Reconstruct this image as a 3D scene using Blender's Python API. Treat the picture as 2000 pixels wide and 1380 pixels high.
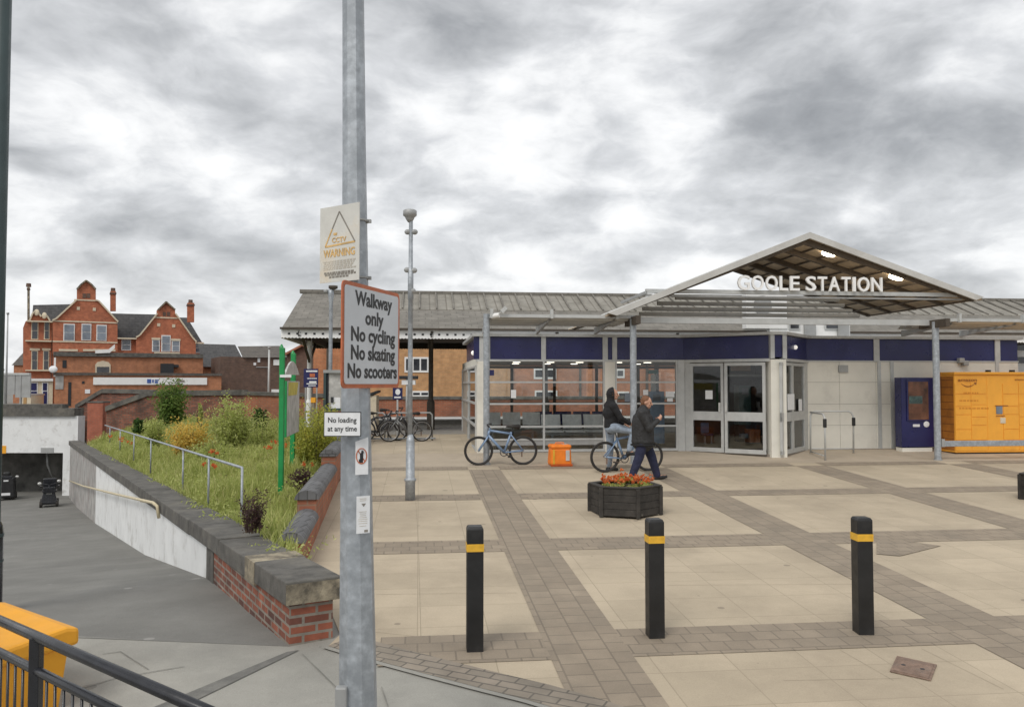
import bpy, bmesh, math, random
import numpy as np
from mathutils import Vector, Matrix

for o in list(bpy.data.objects): bpy.data.objects.remove(o)
sc = bpy.context.scene
COL = sc.collection
R = math.radians
# ------------------------------------------------------------------ camera
F = 1600.0; EYE = 2.35; SLOPE = 0.035; TH = R(6.5)
PITCH = math.atan(60 / F); cp, sp = math.cos(PITCH), math.sin(PITCH); ct, st = math.cos(TH), math.sin(TH)
cam_d = bpy.data.cameras.new('camera'); cam = bpy.data.objects.new('camera', cam_d); COL.objects.link(cam)
cam_d.sensor_width = 36; cam_d.lens = 36 * F / 2000; cam_d.clip_start = 0.05; cam_d.clip_end = 4000
cam.location = (0, 0, EYE); cam.rotation_euler = (R(90) + PITCH, 0, 0); sc.camera = cam
# ------------------------------------------------------------------ light
SUN_EL, SUN_AZ = R(48), R(205)
sc.view_settings.view_transform = 'Standard'; sc.view_settings.look = 'None'
sc.view_settings.exposure = 0.27; sc.view_settings.gamma = 1.0
sun_d = bpy.data.lights.new('sun', 'SUN'); sun = bpy.data.objects.new('sun', sun_d); COL.objects.link(sun)
sun_d.energy = 1.3; sun_d.angle = R(26); sun_d.color = (1, 0.96, 0.9)
sdir = Vector((math.sin(SUN_AZ) * math.cos(SUN_EL), math.cos(SUN_AZ) * math.cos(SUN_EL), math.sin(SUN_EL)))
sun.rotation_euler = sdir.to_track_quat('Z', 'Y').to_euler(); sun.location = (-20, -30, 60)

class NT:
    """tiny node helper"""
    def __init__(s, tree): s.t = tree; s.n = tree.nodes; s.l = tree.links
    def node(s, typ, **kw):
        n = s.n.new(typ)
        for k, v in kw.items():
            if k.startswith('i_'): n.inputs[k[2:].replace('_', ' ')].default_value = v
            else: setattr(n, k, v)
        return n
    def link(s, a, b): s.l.new(a, b)
    def math(s, op, a, b=None, clamp=False):
        n = s.n.new('ShaderNodeMath'); n.operation = op; n.use_clamp = clamp
        for i, v in enumerate((a, b)):
            if v is None: continue
            if hasattr(v, 'links'): s.l.new(v, n.inputs[i])
            else: n.inputs[i].default_value = v
        return n.outputs[0]
    def mix(s, fac, a, b, blend='MIX'):
        n = s.n.new('ShaderNodeMix'); n.data_type = 'RGBA'; n.blend_type = blend
        for sock, v in ((n.inputs['Factor'], fac), (n.inputs[6], a), (n.inputs[7], b)):
            if hasattr(v, 'links'): s.l.new(v, sock)
            elif isinstance(v, (int, float)): sock.default_value = v
            else: sock.default_value = (*v, 1) if len(v) == 3 else v
        return n.outputs[2]
    def ramp(s, fac, stops):
        n = s.n.new('ShaderNodeValToRGB'); cr = n.color_ramp
        while len(cr.elements) < len(stops): cr.elements.new(0.5)
        for e, (p, c) in zip(cr.elements, stops):
            e.position = p; e.color = (*c, 1) if len(c) == 3 else c
        s.l.new(fac, n.inputs[0]); return n.outputs[0]

SKYB = ((1600, 240, 0.007, -0.30), (1930, 110, 0.012, -0.20), (1420, 200, 0.003, -0.08), (1090, 300, 0.002, 0.06), (180, 110, 0.014, 0.30), (540, 170, 0.009, 0.26), (1150, 190, 0.006, 0.14),
        (270, 360, 0.007, -0.12), (560, 420, 0.006, -0.08), (620, 520, 0.006, 0.08), (930, 400, 0.006, -0.08), (1100, 30, 0.004, -0.10), (1450, 20, 0.004, -0.10), (820, 20, 0.003, -0.04))
def make_world():
    w = bpy.data.worlds.new('World'); sc.world = w; w.use_nodes = True
    t = NT(w.node_tree); t.n.clear()
    sky = t.node('ShaderNodeTexSky'); sky.sky_type = 'NISHITA'; sky.sun_disc = False
    sky.sun_elevation = SUN_EL; sky.sun_rotation = SUN_AZ; sky.air_density = 1.2; sky.dust_density = 2.0
    tc = t.node('ShaderNodeTexCoord')
    sep = t.node('ShaderNodeSeparateXYZ'); t.link(tc.outputs['Generated'], sep.inputs[0])
    zz = t.math('MAXIMUM', sep.outputs[2], 0.0)
    den = t.math('ADD', zz, 0.42)
    px = t.math('DIVIDE', sep.outputs[0], den); py = t.math('DIVIDE', sep.outputs[1], den)
    comb = t.node('ShaderNodeCombineXYZ'); t.link(px, comb.inputs[0]); t.link(py, comb.inputs[1]); t.link(t.math('MULTIPLY', zz, 1.6), comb.inputs[2])
    def noise(scale, detail, rough, off, dist=0.0, vec=None):
        m = t.node('ShaderNodeMapping'); m.inputs['Location'].default_value = off
        t.link(vec or comb.outputs[0], m.inputs[0])
        n = t.node('ShaderNodeTexNoise'); n.inputs['Scale'].default_value = scale; n.inputs['Detail'].default_value = detail
        n.inputs['Roughness'].default_value = rough; n.inputs['Distortion'].default_value = dist
        t.link(m.outputs[0], n.inputs['Vector']); return n
    # warp the domain a little so the lumps do not line up
    wn = noise(2.2, 3, 0.6, (4.4, 8.1, 2.0)); wv = t.node('ShaderNodeVectorMath'); wv.operation = 'MULTIPLY_ADD'
    t.link(wn.outputs[1], wv.inputs[0]); wv.inputs[1].default_value = (0.20,) * 3; t.link(comb.outputs[0], wv.inputs[2]); W_ = wv.outputs[0]
    big = noise(1.35, 3, 0.5, (3.1, 7.7, 1.3)).outputs[0]
    med = noise(3.4, 5, 0.55, (11.3, 2.2, 4.1), 0.0, W_).outputs[0]
    def billow(scale, off):
        v = t.node('ShaderNodeTexVoronoi'); v.feature = 'F1'; v.inputs['Scale'].default_value = scale
        v.inputs['Detail'].default_value = 1.5; v.inputs['Roughness'].default_value = 0.5; v.normalize = True
        m = t.node('ShaderNodeMapping'); m.inputs['Location'].default_value = off; t.link(W_, m.inputs[0]); t.link(m.outputs[0], v.inputs['Vector'])
        return t.math('SUBTRACT', 1.0, v.outputs['Distance'])
    puff = billow(3.9, (1.3, 4.2, 0.7))
    fine = noise(9.0, 5, 0.6, (5.3, 1.2, 9.1), 0.0, W_).outputs[0]
    s = t.math('ADD', t.math('MULTIPLY', t.math('SUBTRACT', big, 0.5), 0.95), t.math('MULTIPLY', t.math('SUBTRACT', med, 0.5), 0.8))
    s = t.math('ADD', s, t.math('MULTIPLY', t.math('SUBTRACT', fine, 0.5), 0.62))
    s = t.math('ADD', s, t.math('MULTIPLY', t.math('SUBTRACT', puff, 0.62), 1.15))
    # the darker cloud masses on the right and the pale breaks on the left
    def blob(x, y, width, gain):
        v = Vector(((x - 1000) / F, cp - (690 - y) / F * sp, sp + (690 - y) / F * cp)).normalized()
        d = t.node('ShaderNodeVectorMath'); d.operation = 'DOT_PRODUCT'; d.inputs[1].default_value = v
        t.link(tc.outputs['Generated'], d.inputs[0])
        e = t.math('MULTIPLY', t.math('SUBTRACT', 1.0, d.outputs['Value']), -1.0 / width)
        return t.math('MULTIPLY', t.math('POWER', 2.718, e), gain)
    for b in SKYB:
        s = t.math('ADD', s, blob(*b))
    k = 10.0
    col = t.ramp(t.math('ADD', t.math('MULTIPLY', s, 1.18), 0.52), [
        (0.0, (0.23 * k, 0.238 * k, 0.25 * k)), (0.25, (0.34 * k, 0.35 * k, 0.364 * k)), (0.45, (0.48 * k, 0.49 * k, 0.503 * k)),
        (0.62, (0.62 * k, 0.63 * k, 0.645 * k)), (0.78, (0.80 * k, 0.805 * k, 0.81 * k)), (1.0, (0.96 * k, 0.96 * k, 0.96 * k))])
    # thin air-light towards the horizon
    hz = t.math('POWER', 2.718, t.math('MULTIPLY', zz, -9.0))
    col = t.mix(t.math('MULTIPLY', hz, 0.45), col, (7.4, 7.5, 7.7))
    col = t.mix(0.94, sky.outputs[0], col)
    bg = t.node('ShaderNodeBackground'); bg.inputs['Strength'].default_value = 0.1
    t.link(col, bg.inputs[0]); out = t.node('ShaderNodeOutputWorld'); t.link(bg.outputs[0], out.inputs[0])
make_world()

# ------------------------------------------------------------------ geometry helpers
def ray(x, y):
    u = (x - 1000) / F; v = (690 - y) / F
    return (u, cp - v * sp, sp + v * cp)
def at(x, y, Y):
    d = ray(x, y); k = Y / d[1]; return Vector((k * d[0], Y, EYE + k * d[2]))
def gz(X, Y):                                   # height of the sloping square
    return SLOPE * (-X * st + Y * ct)
def gnd(x, y):
    d = ray(x, y); k = -EYE / (d[2] - SLOPE * (-d[0] * st + d[1] * ct))
    return Vector((k * d[0], k * d[1], EYE + k * d[2]))
def SP(u, v, z=0.0): return Vector((u * ct - v * st, u * st + v * ct, z))
def site(p): return (p[0] * ct + p[1] * st, -p[0] * st + p[1] * ct)
E1 = Vector((ct, st, 0)); E2 = Vector((-st, ct, 0)); UP = Vector((0, 0, 1))

class Plane:
    """vertical plane through A along d; pixel -> (s, z)"""
    def __init__(s, A, d):
        s.A = Vector((A[0], A[1], 0)); s.d = Vector((d[0], d[1], 0)).normalized(); s.n = Vector((s.d.y, -s.d.x, 0))
    def sz(s, x, y):
        r = Vector(ray(x, y)); k = s.A.dot(s.n) / (r.x * s.n.x + r.y * s.n.y)
        p = r * k; return ((p - s.A).dot(s.d), EYE + p.z)
    def P(s, a, z, off=0.0): return s.A + s.d * a + s.n * off + UP * z
    def pt(s, x, y, off=0.0): return s.P(*s.sz(x, y), off)

class MB:
    def __init__(s): s.V = []; s.Fc = []
    def add(s, vs, fs):
        b = len(s.V); s.V.extend([tuple(v) for v in vs]); s.Fc.extend([tuple(i + b for i in f) for f in fs]); return s
    def hexa(s, c): return s.add(c, [(0, 3, 2, 1), (4, 5, 6, 7), (0, 1, 5, 4), (1, 2, 6, 5), (2, 3, 7, 6), (3, 0, 4, 7)])
    def box(s, x0, x1, y0, y1, z0, z1):
        return s.hexa([(x0, y0, z0), (x1, y0, z0), (x1, y1, z0), (x0, y1, z0), (x0, y0, z1), (x1, y0, z1), (x1, y1, z1), (x0, y1, z1)])
    def sbox(s, u0, u1, v0, v1, z0, z1):          # in the frame of the square
        return s.hexa([SP(u0, v0, z0), SP(u1, v0, z0), SP(u1, v1, z0), SP(u0, v1, z0), SP(u0, v0, z1), SP(u1, v0, z1), SP(u1, v1, z1), SP(u0, v1, z1)])
    def pbox(s, pl, s0, s1, z0, z1, f, b):        # on a Plane: from f in front to b behind
        c = [pl.P(s0, z0, f), pl.P(s1, z0, f), pl.P(s1, z0, -b), pl.P(s0, z0, -b)]
        return s.hexa(c + [p + UP * (z1 - z0) for p in c])
    def px(s, pl, x0, y0, x1, y1, f, b):          # same, from pixels
        xm, ym = (x0 + x1) / 2, (y0 + y1) / 2
        return s.pbox(pl, pl.sz(x0, ym)[0], pl.sz(x1, ym)[0], pl.sz(xm, y1)[1], pl.sz(xm, y0)[1], f, b)
    def ob(s, c, a, b, d):                        # centre and three half vectors
        c, a, b, d = map(Vector, (c, a, b, d))
        return s.hexa([c - a - b - d, c + a - b - d, c + a + b - d, c - a + b - d, c - a - b + d, c + a - b + d, c + a + b + d, c - a + b + d])
    def bar(s, p, q, w, h, up=UP):
        p, q = Vector(p), Vector(q); d = (q - p); L = d.length; d.normalize()
        sd = d.cross(Vector(up)); sd = sd.normalized() if sd.length > 1e-6 else Vector((1, 0, 0)); u2 = sd.cross(d)
        return s.ob((p + q) / 2, d * L / 2, sd * w / 2, u2 * h / 2)
    def extr(s, pts, vec):
        n = len(pts); pts = [Vector(p) for p in pts]; vec = Vector(vec)
        vs = pts + [p + vec for p in pts]
        return s.add(vs, [tuple(range(n))[::-1], tuple(range(n, 2 * n))] + [(i, (i + 1) % n, n + (i + 1) % n, n + i) for i in range(n)])
    def poly(s, pts): return s.add(pts, [tuple(range(len(pts)))])
    def tube(s, pts, r, n=8, cap=True, closed=False):
        pts = [Vector(p) for p in pts]; m = len(pts); rs = [r] * m if isinstance(r, (int, float)) else r
        vs = []; prev = None
        for i, p in enumerate(pts):
            if closed: d = pts[(i + 1) % m] - pts[i - 1]
            elif i == 0: d = pts[1] - p
            elif i == m - 1: d = p - pts[i - 1]
            else: d = (pts[i + 1] - p).normalized() + (p - pts[i - 1]).normalized()
            d.normalize()
            ref = UP if abs(d.z) < 0.95 else Vector((1, 0, 0))
            if prev is not None:
                a = prev - d * prev.dot(d)
                a = a.normalized() if a.length > 1e-5 else d.cross(ref).normalized()
            else: a = d.cross(ref).normalized()
            prev = a; b = d.cross(a)
            for k in range(n):
                t = 2 * math.pi * (k + .5) / n; vs.append(p + (a * math.cos(t) + b * math.sin(t)) * rs[i])
        fs = []
        for i in range(m if closed else m - 1):
            j = (i + 1) % m
            for k in range(n): fs.append((i * n + k, i * n + (k + 1) % n, j * n + (k + 1) % n, j * n + k))
        if cap and not closed: fs += [tuple(range(n))[::-1], tuple(range((m - 1) * n, m * n))]
        return s.add(vs, fs)
    def lathe(s, prof, c, n=16, ax=UP):
        c = Vector(c); ax = Vector(ax).normalized()
        return s.tube([c + ax * z for r_, z in prof], [max(r_, 1e-4) for r_, z in prof], n)
    def ell(s, c, r, n=10, m=6, rot=None):
        c = Vector(c); vs = []; fs = []
        for i in range(m + 1):
            th = math.pi * i / m
            for k in range(n):
                ph = 2 * math.pi * k / n
                v = Vector((r[0] * math.sin(th) * math.cos(ph), r[1] * math.sin(th) * math.sin(ph), r[2] * math.cos(th)))
                vs.append(c + (rot @ v if rot else v))
        for i in range(m):
            for k in range(n): fs.append((i * n + k, (i + 1) * n + k, (i + 1) * n + (k + 1) % n, i * n + (k + 1) % n))
        return s.add(vs, fs)
    def limb(s, pts, rs, n=10):                   # tapered limb with round ends
        s.tube(pts, rs, n)
        for p, r_ in zip(pts, rs): s.ell(p, (r_, r_, r_), n, 6)
        return s
    def text(s, body, o, right, up, size, width=None, ext=0.002, bold=0.0, align='LEFT', sx=1.0):
        o, right, up = Vector(o), Vector(right).normalized(), Vector(up).normalized(); nrm = right.cross(up)
        cu = bpy.data.curves.new('t', 'FONT'); cu.body = body; cu.size = 1.0; cu.resolution_u = 3; cu.offset = bold
        ob = bpy.data.objects.new('t', cu); me = bpy.data.meshes.new_from_object(ob)
        vs = np.array([v.co[:] for v in me.vertices]); fs = [tuple(p.vertices) for p in me.polygons]
        bpy.data.objects.remove(ob); bpy.data.curves.remove(cu); bpy.data.meshes.remove(me)
        x0, x1 = vs[:, 0].min(), vs[:, 0].max(); kx = size * sx
        if width: kx = width / (x1 - x0)
        sh = {'LEFT': x0, 'CENTER': (x0 + x1) / 2, 'RIGHT': x1}[align]
        n = len(vs); P = [o + right * ((v[0] - sh) * kx) + up * (v[1] * size) + nrm * ext for v in vs]
        edges = {}
        for f in fs:
            for i in range(len(f)): edges[(f[i], f[(i + 1) % len(f)])] = 1
        allv = P + [p - nrm * ext for p in P]; fa = list(fs)
        for (a, b) in edges:
            if (b, a) not in edges: fa.append((b, a, a + n, b + n))
        return s.add(allv, fa)
    def build(s, name, mat, parent=None, smooth=False, bevel=0.0, recalc=True, uv=True):
        me = bpy.data.meshes.new(name)
        Wm = WM.get(parent.name) if parent else None
        vs = s.V
        if Wm is not None:
            inv = Wm.inverted(); vs = [tuple(inv @ Vector(v)) for v in s.V]
        me.from_pydata(vs, [], s.Fc)
        if recalc:
            bm = bmesh.new(); bm.from_mesh(me); bmesh.ops.recalc_face_normals(bm, faces=bm.faces); bm.to_mesh(me); bm.free()
        if uv: auto_uv(me)
        me.materials.append(mat)
        if smooth: me.polygons.foreach_set('use_smooth', [True] * len(me.polygons))
        o = bpy.data.objects.new(name, me); COL.objects.link(o)
        if parent: o.parent = parent
        WM[o.name] = Wm if Wm is not None else Matrix.Identity(4)
        if bevel:
            b = o.modifiers.new('bevel', 'BEVEL'); b.width = bevel; b.segments = 2; b.limit_method = 'ANGLE'; b.angle_limit = R(40)
        return o
WM = {}
def auto_uv(me):
    uvl = me.uv_layers.new(name='uv'); L = len(me.loops)
    if not L: return
    co = np.empty(len(me.vertices) * 3); me.vertices.foreach_get('co', co); co = co.reshape(-1, 3)
    vi = np.empty(L, int); me.loops.foreach_get('vertex_index', vi)
    nr = np.empty(len(me.polygons) * 3); me.polygons.foreach_get('normal', nr); nr = nr.reshape(-1, 3)
    tot = np.empty(len(me.polygons), int); me.polygons.foreach_get('loop_total', tot)
    N = np.repeat(nr, tot, axis=0); p = co[vi]
    flat = np.abs(N[:, 2]) > 0.85
    h = np.stack([-N[:, 1], N[:, 0], np.zeros(len(N))], 1); hl = np.linalg.norm(h, axis=1, keepdims=True); h = h / np.maximum(hl, 1e-6)
    t = np.cross(N, h)
    uv = np.stack([(p * h).sum(1), (p * t).sum(1)], 1); uv[flat] = p[flat][:, :2]
    uvl.data.foreach_set('uv', uv.astype(np.float32).ravel())

def tag(o, label, cat, group=None):
    o['label'] = label; o['category'] = cat
    if group: o['group'] = group
    return o
def thing(name, label, cat, loc, rz=0.0, group=None):
    o = bpy.data.objects.new(name, None); COL.objects.link(o); o.location = loc; o.rotation_euler = (0, 0, rz); o.empty_display_size = 0.2
    WM[o.name] = Matrix.Translation(Vector(loc)) @ Matrix.Rotation(rz, 4, 'Z')
    return tag(o, label, cat, group)
def struct(name, mb, mat, **kw):
    o = mb.build(name, mat, **kw); o['kind'] = 'structure'; return o
def dup(root, loc, rz=None, label=None):
    r_ = root.copy(); COL.objects.link(r_); r_.location = loc
    if rz is not None: r_.rotation_euler = (0, 0, rz)
    if label: r_['label'] = label
    for c in root.children:
        k = c.copy(); COL.objects.link(k); k.parent = r_
        for g in c.children:
            q = g.copy(); COL.objects.link(q); q.parent = k
    return r_

# ------------------------------------------------------------------ materials
def new_mat(name):
    m = bpy.data.materials.new(name); m.use_nodes = True; t = NT(m.node_tree)
    return m, t, t.n['Principled BSDF']
def mat(name, c, rough=0.6, metal=0.0, var=0.12, scale=6.0, bump=0.0, bscale=60.0, bdist=0.01, dirt=None, dscale=1.5, dlo=0.5, dhi=0.75, spec=0.5, coord='Object', island=0.0, grain=0.0, gum=None):
    m, t, b = new_mat(name)
    tc = t.node('ShaderNodeTexCoord'); co = tc.outputs[coord]
    def nz(s, d=6, rg=0.6):
        n = t.node('ShaderNodeTexNoise'); n.inputs['Scale'].default_value = s; n.inputs['Detail'].default_value = d; n.inputs['Roughness'].default_value = rg
        t.link(co, n.inputs['Vector']); return n.outputs[0]
    n1 = nz(scale)
    lo = tuple(max(0, x * (1 - var * 1.6)) for x in c); hi = tuple(min(1, x * (1 + var * 1.6)) for x in c)
    col = t.ramp(n1, [(0.3, lo), (0.7, hi)])
    if island:
        g = t.node('ShaderNodeNewGeometry')
        f = t.math('ADD', t.math('MULTIPLY', g.outputs['Random Per Island'], 2 * island), 1 - island)
        col = t.mix(1.0, col, f, 'MULTIPLY')
    if dirt:
        f = t.ramp(nz(dscale, 8, 0.65), [(dlo, (0, 0, 0)), (dhi, (1, 1, 1))])
        col = t.mix(f, col, dirt)
    if grain: col = grainy(t, co, col, grain, 130.0)
    if gum: col = specks(t, co, col, 2.6, 0.14, gum)
    t.link(col, b.inputs['Base Color']); b.inputs['Metallic'].default_value = metal
    b.inputs['Specular IOR Level'].default_value = spec
    t.link(t.ramp(nz(scale * 2.3), [(0.25, (max(0, rough - .1),) * 3), (0.75, (min(1, rough + .1),) * 3)]), b.inputs['Roughness'])
    if bump:
        bp = t.node('ShaderNodeBump'); bp.inputs['Strength'].default_value = bump; bp.inputs['Distance'].default_value = bdist
        t.link(nz(bscale, 4), bp.inputs['Height']); t.link(bp.outputs[0], b.inputs['Normal'])
    return m
def grainy(t, co, col, amt, sc):
    n = t.node('ShaderNodeTexNoise'); n.inputs['Scale'].default_value = sc; n.inputs['Detail'].default_value = 2; t.link(co, n.inputs['Vector'])
    return t.mix(1.0, col, t.ramp(n.outputs[0], [(0.3, (1 - amt,) * 3), (0.7, (1 + amt,) * 3)]), 'MULTIPLY')
def specks(t, co, col, sc, r_, dark):
    v = t.node('ShaderNodeTexVoronoi'); v.inputs['Scale'].default_value = sc; t.link(co, v.inputs['Vector'])
    w = t.node('ShaderNodeTexWhiteNoise'); t.link(v.outputs['Color'], w.inputs['Vector'])
    lim = t.math('MULTIPLY', t.math('MULTIPLY', w.outputs['Value'], w.outputs['Value']), r_)
    f = t.math('LESS_THAN', v.outputs['Distance'], lim)
    return t.mix(t.math('MULTIPLY', f, 0.65), col, dark)
def brick(name, c1, c2, mortar, w=0.225, h=0.075, ms=0.012, dirt=(0.05, 0.045, 0.04), damt=0.5, dscale=0.9, off=0.5, rough=0.85, bump=0.5, var=0.25, rot=0.0, coord='UV', nscale=3.0, msmooth=0.1, grain=0.0, gum=None):
    m, t, b = new_mat(name); tc = t.node('ShaderNodeTexCoord'); mp = t.node('ShaderNodeMapping')
    mp.inputs['Rotation'].default_value = (0, 0, rot); t.link(tc.outputs[coord], mp.inputs[0])
    br = t.node('ShaderNodeTexBrick'); br.offset = off; br.squash = 1.0
    br.inputs['Scale'].default_value = 1.0; br.inputs['Brick Width'].default_value = w; br.inputs['Row Height'].default_value = h
    br.inputs['Mortar Size'].default_value = ms; br.inputs['Mortar Smooth'].default_value = msmooth; br.inputs['Bias'].default_value = 0.0
    br.inputs['Color1'].default_value = (*c1, 1); br.inputs['Color2'].default_value = (*c2, 1); br.inputs['Mortar'].default_value = (*mortar, 1)
    t.link(mp.outputs[0], br.inputs['Vector'])
    def nz(s, d=6, rg=0.6):
        n = t.node('ShaderNodeTexNoise'); n.inputs['Scale'].default_value = s; n.inputs['Detail'].default_value = d; n.inputs['Roughness'].default_value = rg
        t.link(tc.outputs['Object'], n.inputs['Vector']); return n.outputs[0]
    f = t.ramp(nz(nscale), [(0.28, (1 - var,) * 3), (0.72, (1 + var,) * 3)])
    col = t.mix(1.0, br.outputs[0], f, 'MULTIPLY')
    d = t.ramp(nz(dscale, 9, 0.68), [(0.45, (0, 0, 0)), (0.75, (damt,) * 3)])
    col = t.mix(d, col, dirt)
    if grain: col = grainy(t, tc.outputs['Object'], col, grain, 110.0)
    if gum: col = specks(t, tc.outputs['Object'], col, 2.4, 0.13, gum)
    t.link(col, b.inputs['Base Color']); b.inputs['Roughness'].default_value = rough
    bp = t.node('ShaderNodeBump'); bp.inputs['Strength'].default_value = bump; bp.inputs['Distance'].default_value = 0.008
    hgt = t.math('ADD', t.math('MULTIPLY', br.outputs['Fac'], -1.0), t.math('MULTIPLY', nz(70, 3), 0.5))
    t.link(hgt, bp.inputs['Height']); t.link(bp.outputs[0], b.inputs['Normal'])
    return m
def glass_mat(name, tint=(0.97, 0.985, 0.98), refl=0.9, ior=1.45):
    m = bpy.data.materials.new(name); m.use_nodes = True; t = NT(m.node_tree); t.n.clear()
    tr = t.node('ShaderNodeBsdfTransparent'); tr.inputs[0].default_value = (*tint, 1)
    gl = t.node('ShaderNodeBsdfGlossy'); gl.inputs['Roughness'].default_value = 0.02; gl.inputs[0].default_value = (refl,) * 3 + (1,)
    fr = t.node('ShaderNodeFresnel'); fr.inputs['IOR'].default_value = ior
    mx = t.node('ShaderNodeMixShader'); t.link(fr.outputs[0], mx.inputs[0]); t.link(tr.outputs[0], mx.inputs[1]); t.link(gl.outputs[0], mx.inputs[2])
    o = t.node('ShaderNodeOutputMaterial'); t.link(mx.outputs[0], o.inputs[0]); return m
def emit_mat(name, c, s):
    m, t, b = new_mat(name); b.inputs['Base Color'].default_value = (*c, 1); b.inputs['Emission Color'].default_value = (*c, 1); b.inputs['Emission Strength'].default_value = s; return m
def leaf_mat(name, c1, c2, c3=None, rough=0.55):
    m, t, b = new_mat(name); g = t.node('ShaderNodeNewGeometry'); tc = t.node('ShaderNodeTexCoord')
    n = t.node('ShaderNodeTexNoise'); n.inputs['Scale'].default_value = 2.2; n.inputs['Detail'].default_value = 3; t.link(tc.outputs['Object'], n.inputs['Vector'])
    stops = [(0.0, c1), (0.7, c2)] + ([(1.0, c3)] if c3 else [])
    f = t.math('ADD', t.math('MULTIPLY', g.outputs['Random Per Island'], 0.7), t.math('MULTIPLY', t.math('SUBTRACT', n.outputs[0], 0.22), 0.9), clamp=True)
    col = t.ramp(f, stops); t.link(col, b.inputs['Base Color']); b.inputs['Roughness'].default_value = rough; b.inputs['Specular IOR Level'].default_value = 0.25
    tl = t.node('ShaderNodeBsdfTranslucent'); t.link(col, tl.inputs[0]); mx = t.node('ShaderNodeMixShader'); mx.inputs[0].default_value = 0.5
    t.link(b.outputs[0], mx.inputs[1]); t.link(tl.outputs[0], mx.inputs[2]); t.link(mx.outputs[0], t.n['Material Output'].inputs[0]); return m

M = {}
M['slab'] = brick('buff_paving', (0.50, 0.418, 0.305), (0.445, 0.372, 0.27), (0.36, 0.30, 0.215), w=0.6, h=0.6, ms=0.005, dirt=(0.30, 0.245, 0.178), damt=0.8, dscale=0.55, off=0.0, bump=0.15, var=0.09, nscale=1.3, grain=0.07, gum=(0.22, 0.185, 0.14), rot=-TH, coord='Object')
M['band'] = brick('dark_block_paving', (0.315, 0.258, 0.192), (0.265, 0.217, 0.162), (0.205, 0.168, 0.126), w=0.2, h=0.2, grain=0.08, ms=0.008, dirt=(0.19, 0.165, 0.13), damt=0.5, dscale=1.4, off=0.5, bump=0.3, var=0.12, rot=-TH, coord='Object')
M['bandx'] = brick('dark_block_paving_lengthways', (0.315, 0.258, 0.192), (0.265, 0.217, 0.162), (0.205, 0.168, 0.126), w=0.215, h=0.2167, grain=0.08, ms=0.008, dirt=(0.19, 0.165, 0.13), damt=0.5, dscale=1.4, off=0.37, bump=0.3, var=0.12, rot=-TH + R(90), coord='Object')
M['kerbpave'] = brick('brown_kerb_paving', (0.29, 0.245, 0.195), (0.23, 0.2, 0.16), (0.13, 0.115, 0.095), w=0.2, h=0.1, ms=0.008, dirt=(0.17, 0.15, 0.12), damt=0.5, rot=R(25), coord='Object')
M['concrete'] = mat('pavement_concrete', (0.33, 0.32, 0.285), 0.9, var=0.09, scale=1.2, bump=0.25, bscale=90, dirt=(0.21, 0.205, 0.185), dscale=0.9, dlo=0.42, dhi=0.8, grain=0.09, gum=(0.16, 0.155, 0.14))
M['asphalt'] = mat('grey_asphalt', (0.20, 0.196, 0.18), 0.9, var=0.1, scale=1.1, bump=0.4, bscale=140, dirt=(0.15, 0.147, 0.135), dscale=0.6, dlo=0.42, dhi=0.75, grain=0.16, gum=(0.33, 0.32, 0.3))
M['tar'] = mat('tar_strip', (0.145, 0.142, 0.13), 0.85, bump=0.3, dirt=(0.24, 0.235, 0.21), dscale=4, grain=0.1)
M['crack'] = mat('pavement_joint', (0.2, 0.195, 0.175), 0.95, dirt=(0.3, 0.29, 0.26), dscale=3)
M['soil'] = mat('soil', (0.12, 0.10, 0.06), 0.95, bump=0.5, dirt=(0.09, 0.12, 0.04), dscale=2)
M['platform'] = mat('platform_surface', (0.30, 0.285, 0.26), 0.9, bump=0.2)
M['far_ground'] = mat('far_ground', (0.2, 0.19, 0.17), 0.9, scale=0.2)
M['ballast'] = mat('track_ballast', (0.14, 0.12, 0.1), 0.95, scale=8, bump=0.6, bscale=30)
M['galv'] = mat('galvanised_steel', (0.40, 0.43, 0.46), 0.5, metal=0.35, var=0.16, scale=22, bump=0.05, dirt=(0.30, 0.325, 0.35), dscale=9, dlo=0.42, dhi=0.62)
M['grey'] = mat('light_grey_metal', (0.50, 0.51, 0.50), 0.45, metal=0.2, var=0.07, scale=5, dirt=(0.36, 0.36, 0.34), dscale=2.5, dlo=0.55, dhi=0.85)
M['grey2'] = mat('mid_grey_metal', (0.36, 0.365, 0.36), 0.5, metal=0.2, var=0.1, scale=4, dirt=(0.2, 0.195, 0.18), dscale=2, dlo=0.5, dhi=0.85)
M['fascia'] = mat('weathered_pale_fascia', (0.53, 0.525, 0.50), 0.5, var=0.06, scale=2.5, dirt=(0.40, 0.385, 0.35), dscale=1.6, dlo=0.5, dhi=0.8)
M['beige'] = mat('beige_wall_panel', (0.74, 0.72, 0.645), 0.6, var=0.04, scale=1.6, dirt=(0.44, 0.415, 0.37), dscale=0.9, dlo=0.55, dhi=0.9)
M['joint'] = mat('panel_joint', (0.33, 0.315, 0.28), 0.8)
M['blue'] = mat('navy_blue_panel', (0.015, 0.017, 0.092), 0.32, var=0.18, scale=1.2, spec=0.5)
M['dark'] = mat('dark_brown_shade', (0.05, 0.042, 0.034), 0.8, var=0.25, scale=2)  # shade put into the colour for the porch room and rear valance; plinth too
M['ceil'] = mat('brown_ceiling', (0.36, 0.29, 0.21), 0.8, var=0.1)
M['floor_in'] = mat('interior_floor', (0.24, 0.21, 0.18), 0.4)
M['soffit'] = mat('brown_timber_soffit', (0.58, 0.46, 0.32), 0.8, var=0.1, scale=3, dirt=(0.40, 0.31, 0.21), dscale=2)
M['beam'] = mat('dark_brown_beam', (0.07, 0.056, 0.043), 0.75)
M['glass'] = glass_mat('clear_glass')
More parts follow.
